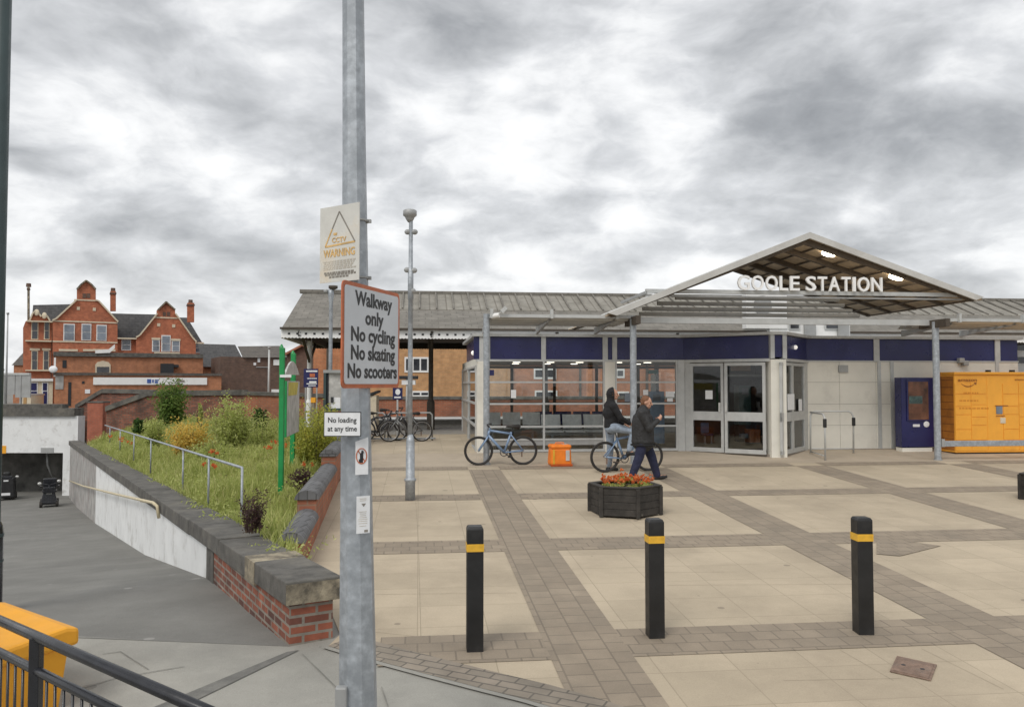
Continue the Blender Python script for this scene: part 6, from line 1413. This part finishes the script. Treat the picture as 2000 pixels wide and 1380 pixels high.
root = thing('parcel_locker', 'large bright orange parcel locker unit behind the galvanised rail', 'locker', tuple(gnd(1930, 886)), TH)
a, b_ = LP.sz(1865, 800)[0], LP.sz(2190, 800)[0]; z0, z1 = LP.sz(1930, 883)[1], LP.sz(1930, 731)[1]
LD = .72
MB().pbox(LP, a, b_, z0, z1, 0, LD).build('cabinet', M['locker'], root, bevel=.01); MB().pbox(LP, a - .004, a - .0, z0 + .05, z1 - .05, -.04, LD - .04).build('side_panel', M['lockerside'], root)
MB().pbox(LP, a - .03, b_ + .03, z1, z1 + .06, .05, LD).build('roof', M['locker'], root, bevel=.01); MB().pbox(LP, a + .03, b_ - .03, z0 - .12, z0, -.05, LD - .1).build('base', M['sign_black'], root)
cw = .42; nC = int((b_ - a) / cw); 
for i in range(nC):
    hs = [.26, .26, .36, .2, .3, .26][i % 3:] + [.3, .2, .3]; z = z0 + .04
    if i in (2,):
        MB().pbox(LP, a + i * cw + .012, a + (i + 1) * cw - .012, z0 + .04, z1 - .03, .006, 0).build('console_panel', M['locker'], root); continue
    for h in hs:
        if z + h > z1 - .02: break
        MB().pbox(LP, a + i * cw + .006, a + (i + 1) * cw - .008, z + .008, z + h - .008, .012, 0).build('locker_door', M['locker'], root); z += h
MB().px(LP, 1945, 793, 1957, 808, .02, 0).build('screen', M['pglass'], root); MB().px(LP, 1953, 815, 1963, 826, .02, 0).build('label', M['cream'], root); MB().px(LP, 1943, 791, 1968, 792.5, .02, 0).px(LP, 1945, 811, 1962, 812.5, .02, 0).build('printed_line', M['print'], root)
t = MB(); c0_ = LP.pt(1889, 746, .009)
t.text('amazon', LP.pt(1889, 744.5, .0135), E1, UP, .115, width=LP.sz(1908, 740)[0] - LP.sz(1871, 740)[0], align='CENTER', ext=.0015, bold=.01)
sm = [LP.pt(1876 + 28 * f, 748 + 6.5 * math.sin(math.pi * f) ** .8, .0145) for f in np.linspace(0, 1, 11)]; t.tube(sm, [.004 + .010 * math.sin(math.pi * min(1, i / 10)) for i in range(11)], 5)
t.extr([LP.pt(1901, 747, .0145), LP.pt(1907, 746, .0145), LP.pt(1905.5, 752, .0145)], -E2 * .002)
t.text('amazon', LP.pt(1990, 742.5, .0135), E1, UP, .07, width=.24, align='CENTER', ext=.0015, bold=.01)
t.build('logo', M['print'], root, recalc=False)
t = MB(); rr = random.Random(2)
for y, x0, x1 in ((767, 1881, 1910), (782, 1873, 1910), (797, 1873, 1930)):
    x = x0
    while x < x1: L = rr.uniform(3, 7); t.px(LP, x, y - 1.6, min(x + L, x1), y + 1.6, .0145, 0); x += L + 1.6
t.build('blurred_print', mat('faint_print', (.62, .24, .02), .6), root)
for x in (1938, 1985): MB().px(LP, x - 3, 722, x + 3, 728, -.1, .2).build('roof_fitting', M['sign_black'], root)
p = gnd(1845, 897); RPn = Plane(gnd(1832, 898) + E2 * .0, E1)
root = thing('galvanised_rail', 'horizontal galvanised rail in front of the orange locker', 'rail', tuple(p), TH)
MB().px(RPn, 1840, 859, 2200, 870, .03, .03).build('rail', M['galv'], root, bevel=.01)
for x in (2120,): MB().px(RPn, x - 5, 859, x + 5, 900, .02, .04).build('post', M['galv'], root)
MB().px(RPn, 1837, 857, 1843, 872, .05, .05).build('bracket', M['grey2'], root)
p = gnd(1625, 885); root = thing('hoop_barrier', 'thin grey tubular hoop barrier by the beige wall right of the porch', 'barrier', tuple(p), TH)
HPn = Plane(gnd(1590, 886), E1)
def hoop(pl, x0, y0, x1, y1, name):
    q = [pl.pt(x0, y1), pl.pt(x0, y0 + 8), pl.pt(x0 + 4, y0 + 2), pl.pt(x0 + 10, y0), pl.pt(x1 - 10, y0), pl.pt(x1 - 4, y0 + 3), pl.pt(x1, y0 + 11), pl.pt(x1, y1)]
    MB().tube(q, .022, 8).tube([pl.pt(x0, y1 - 8), pl.pt(x1, y1 - 8)], .015, 6).build(name, M['grey'], root, smooth=True)
hoop(HPn, 1583, 803, 1667, 884, 'hoop')
H2 = Plane(gnd(1583, 886), E1); a_ = HPn.sz(1583, 803); b_ = gnd(1612, 899); q0 = HPn.pt(1583, 803)
top_ = Vector((b_.x, b_.y, q0.z - .02)); q1 = Vector((q0.x, q0.y, q0.z - .02))
MB().tube([b_, top_ - UP * .1, top_.lerp(q1, .08) - UP * .03, top_.lerp(q1, .16), q1], .022, 8).tube([b_ + UP * .1, Vector((q0.x, q0.y, b_.z + .1))], .015, 6).build('hoop', M['grey'], root, smooth=True)
for c_ in (HPn.pt(1666, 823, .03), Vector((b_.x, b_.y, at(1613, 826, b_.y).z))): MB().ob(c_, E1 * .035, E2 * .03, UP * .1).build('black_pad', M['black'], root, bevel=.01)

# ================================================================== PEOPLE
def soft(o, vox, it=6):
    r_ = o.modifiers.new('remesh', 'REMESH'); r_.mode = 'VOXEL'; r_.voxel_size = vox; r_.use_smooth_shade = True
    s = o.modifiers.new('smooth', 'SMOOTH'); s.iterations = it; s.factor = .5
    return o
def hand(m, wrist, d, palm_n, r_=.0085, curl=.5):
    """palm, four unequal bent fingers and a thumb off the side"""
    d = Vector(d).normalized(); n = Vector(palm_n).normalized(); n = (n - d * n.dot(d)).normalized(); s = d.cross(n); w = Vector(wrist)
    m.limb([w, w + d * .045, w + d * .085], [.026, .032, .030], 8)
    for i, (off, L) in enumerate(((-.026, .070), (-.009, .082), (.009, .076), (.025, .058))):
        b = w + d * .09 + s * off; k1 = b + (d * math.cos(curl * .5) + n * math.sin(curl * .5)) * L * .45; k2 = k1 + (d * math.cos(curl * 1.4) + n * math.sin(curl * 1.4)) * L * .32; k3 = k2 + (d * math.cos(curl * 2.2) + n * math.sin(curl * 2.2)) * L * .23
        m.limb([w + d * .07 + s * off, b, k1, k2, k3], [r_ * 1.2, r_ * 1.15, r_, r_ * .92, r_ * .8], 7)
    b = w + d * .03 - s * .03; m.limb([b, b - s * .024 + d * .03 + n * .012, b - s * .026 + d * .055 + n * .028], [.013, .0105, .009], 7)
def head(m, c, f, up=UP, k=1.0):
    """skull, jaw, nose, ears; f = facing direction"""
    f = Vector(f).normalized(); up = Vector(up); s = up.cross(f).normalized(); c = Vector(c); rot = Matrix((f, s, up)).transposed()
    P = lambda x, y, z: c + (f * x + s * y + up * z) * k
    m.ell(P(-.008, 0, .02), (.098 * k, .077 * k, .095 * k), 14, 10, rot); m.ell(P(.03, 0, -.055), (.062 * k, .056 * k, .062 * k), 12, 8, rot); m.ell(P(.055, 0, -.09), (.03 * k, .03 * k, .022 * k), 8, 6, rot)
    m.limb([P(.088, 0, .01), P(.112, 0, -.028)], [.010 * k, .015 * k], 8); m.ell(P(.088, 0, -.06), (.013 * k, .024 * k, .007 * k), 8, 6, rot); m.ell(P(.082, 0, .028), (.012 * k, .05 * k, .008 * k), 8, 6, rot)
    for sy in (-1, 1): m.ell(P(-.005, sy * .078, -.01), (.022 * k, .010 * k, .033 * k), 8, 6, rot); m.ell(P(.07, sy * .045, -.025), (.016 * k, .018 * k, .014 * k), 8, 6, rot)
    return P, rot
def eyes(root, P, rot, k=1.0):
    for sy in (-1, 1): locb(MB().ell(P(.0835, sy * .032, .004), (.008 * k, .013 * k, .008 * k), 8, 6, rot), 'eye', M['eye'], root, smooth=True)

# --- rider with one foot down on the paving
root = thing('person', 'person in a black hoodie and pale jeans sitting on a bicycle, one foot down', 'person', tuple(pB), BIKE_RZ)
hp, nk = Vector((-.29, 0, .90)), Vector((-.30, 0, 1.42)); sh = [Vector((-.31, s * .19, 1.34)) for s in (-1, 1)]
el = [Vector((-.20, -.27, 1.10)), Vector((-.20, .27, 1.10))]; ha = [Vector((.03, -.20, .985)), Vector((.06, .19, .97))]
hip = [hp + Vector((0, s * .09, -.01)) for s in (-1, 1)]; kn = [Vector((.10, -.15, .82)), Vector((-.25, .17, .50))]; an = [Vector((.04, -.13, .44)), Vector((-.27, .2, .10))]
m = MB(); hc = Vector((-.25, 0, 1.575)); P, rot = head(m, hc, (1, -.45, -.02))
m.limb([nk - UP * .05, nk + Vector((.02, 0, .06))], [.056, .052], 10)
m.limb([hp, hp + UP * .22, Vector((-.31, 0, 1.22)), Vector((-.305, 0, 1.36))], [.12, .115, .14, .10], 12); m.limb([sh[0], sh[1]], [.058, .058], 10)
for i in (0, 1):
    m.limb([sh[i], el[i], ha[i]], [.050, .040, .029], 10); d = ha[i] - el[i]; hand(m, ha[i], d, (0, 0, -1), curl=.8)
    m.limb([hip[i], kn[i], an[i]], [.082, .055, .038], 10); m.limb([an[i] - UP * .02, an[i] + Vector((.08, 0, -.05)), an[i] + Vector((.15, 0, -.06))], [.036, .034, .028], 8)
soft(locb(m, 'body', M['skin'], root), .009, 4); eyes(root, P, rot)
m = MB(); m.limb([hp + UP * .02, hp + UP * .2, Vector((-.31, 0, 1.2)), Vector((-.31, 0, 1.36))], [.155, .15, .17, .12], 12); m.limb([sh[0], sh[1]], [.078, .078], 10); m.ell(hp + UP * .03, (.16, .18, .09), 12, 6)
for i in (0, 1): m.limb([sh[i], el[i], el[i].lerp(ha[i], .9)], [.076, .062, .05], 10)
m.limb([nk - UP * .06, nk + Vector((-.01, 0, .05))], [.095, .085], 10)
# hood: an open shell round the back and top of the head
f = Vector((1, -.35, 0)).normalized(); s_ = UP.cross(f)
for a in np.linspace(-1.0, 1.0, 9):
    for e in np.linspace(-.75, 1.0, 8):
        th = math.pi + a * 1.75; d = f * math.cos(th) * math.cos(e * 1.45) + s_ * math.sin(th) * math.cos(e * 1.45) + UP * math.sin(e * 1.45)
        m.ell(hc + Vector((-.012, 0, .0)) + Vector((d.x * .122, d.y * .105, d.z * .128)), (.023, .023, .023), 7, 5)
soft(locb(m, 'hoodie', M['hoodie'], root), .014, 5)
q_ = Vector((-.16, -.125, 1.2)); locb(MB().ob((-.158, -.10, 1.19), Vector((.032, .04, 0)), Vector((.02, -.018, 0)), (.012, 0, .08)), 'chest_print', M['paper'], root)
m = MB()
for i in (0, 1): m.limb([hip[i] + UP * .02, kn[i], an[i] + UP * .02], [.108, .078, .058], 12)
m.ell(hp, (.15, .165, .13), 12, 8); soft(locb(m, 'jeans', M['jeans'], root), .014, 6)
for i in (0, 1): soft(locb(MB().limb([an[i] + Vector((-.03, 0, -.055)), an[i] + Vector((.08, 0, -.06)), an[i] + Vector((.17, 0, -.065))], [.046, .044, .036], 10), 'shoe', M['shoe'], root), .012, 3)

# --- person walking to the right
pW = gnd(1258, 938)
root = thing('person', 'person in a bulky charcoal jacket and navy trousers walking right, one hand raised', 'person', tuple(pW), TH)
hp, nk = Vector((-.02, 0, .86)), Vector((-.0, 0, 1.33)); sh = [Vector((-.08, -.20, 1.265)), Vector((.04, .20, 1.265))]
el = [Vector((.03, -.29, 1.00)), Vector((.20, .22, 1.02))]; ha = [Vector((.225, -.20, 1.15)), Vector((.27, .06, 1.12))]
hip = [hp + Vector((0, s * .085, 0)) for s in (-1, 1)]; kn = [Vector((-.12, -.10, .45)), Vector((.17, .09, .45))]; an = [Vector((-.255, -.10, .11)), Vector((.28, .09, .09))]
m = MB(); hc = Vector((.06, 0, 1.475)); fdir = Vector((.95, -.45, -.18)).normalized(); upv = (UP - fdir * UP.dot(fdir)).normalized(); P, rot = head(m, hc, fdir, upv, 1.0)
m.limb([nk - UP * .06, nk + Vector((.03, 0, .06))], [.06, .056], 10)
m.limb([hp, hp + UP * .2, Vector((-.02, 0, 1.14)), Vector((-.01, 0, 1.26))], [.125, .125, .15, .11], 12); m.limb([sh[0], sh[1]], [.06, .06], 10)
for i in (0, 1):
    m.limb([sh[i], el[i], ha[i]], [.052, .042, .030], 10)
    hand(m, ha[i], (ha[i] - el[i]) + Vector((.0, 0, .06)), (-.3, .9, .1) if i == 0 else (0, -.9, .2), curl=.95)
    m.limb([hip[i], kn[i], an[i]], [.085, .056, .039], 10)
m.limb([an[0] - UP * .02, an[0] + Vector((.1, 0, -.06)), an[0] + Vector((.16, 0, -.08))], [.037, .034, .028], 8); m.limb([an[1] - UP * .02, an[1] + Vector((.1, 0, -.03)), an[1] + Vector((.16, 0, -.02))], [.037, .034, .028], 8)
soft(locb(m, 'body', M['skin'], root), .009, 4); eyes(root, P, rot)
m = MB(); m.ell(P(-.026, 0, .040), (.094, .084, .086), 14, 10, rot); m.ell(P(-.055, 0, -.015), (.060, .078, .075), 12, 8, rot); soft(locb(m, 'hair', M['hair'], root), .012, 3)
m = MB(); m.limb([hp + Vector((-.0, 0, -.12)), hp + UP * .12, Vector((-.02, 0, 1.12)), Vector((-.02, 0, 1.26))], [.215, .215, .21, .14], 14); m.limb([sh[0], sh[1]], [.098, .098], 10); m.limb([nk - UP * .06, nk + Vector((.0, 0, .02))], [.105, .092], 10)
for i in (0, 1): m.limb([sh[i], el[i], el[i].lerp(ha[i], .88)], [.096, .082, .056], 12)
m.ell(hp + Vector((0, 0, -.12)), (.225, .225, .1), 14, 8); soft(locb(m, 'jacket', M['jacket'], root), .015, 4)
locb(MB().tube([hp + Vector((math.cos(a) * .226, math.sin(a) * .226, -.185)) for a in np.linspace(0, 6.283, 25)[:-1]], .014, 6, closed=True), 'jacket_hem', M['hoodie'], root, smooth=True)
m = MB()
for i in (0, 1): m.limb([hip[i], kn[i], an[i]], [.115, .092, .070], 12)
m.ell(hp - UP * .04, (.15, .17, .13), 12, 8); soft(locb(m, 'trousers', M['navy'], root), .014, 6)
soft(locb(MB().limb([an[0] + Vector((-.03, 0, -.03)), an[0] + Vector((.08, 0, -.07)), an[0] + Vector((.17, 0, -.085))], [.046, .044, .035], 10), 'shoe', M['shoe'], root), .012, 3)
soft(locb(MB().limb([an[1] + Vector((-.03, 0, -.048)), an[1] + Vector((.08, 0, -.04)), an[1] + Vector((.17, 0, -.03))], [.046, .044, .036], 10), 'shoe', M['shoe'], root), .012, 3)
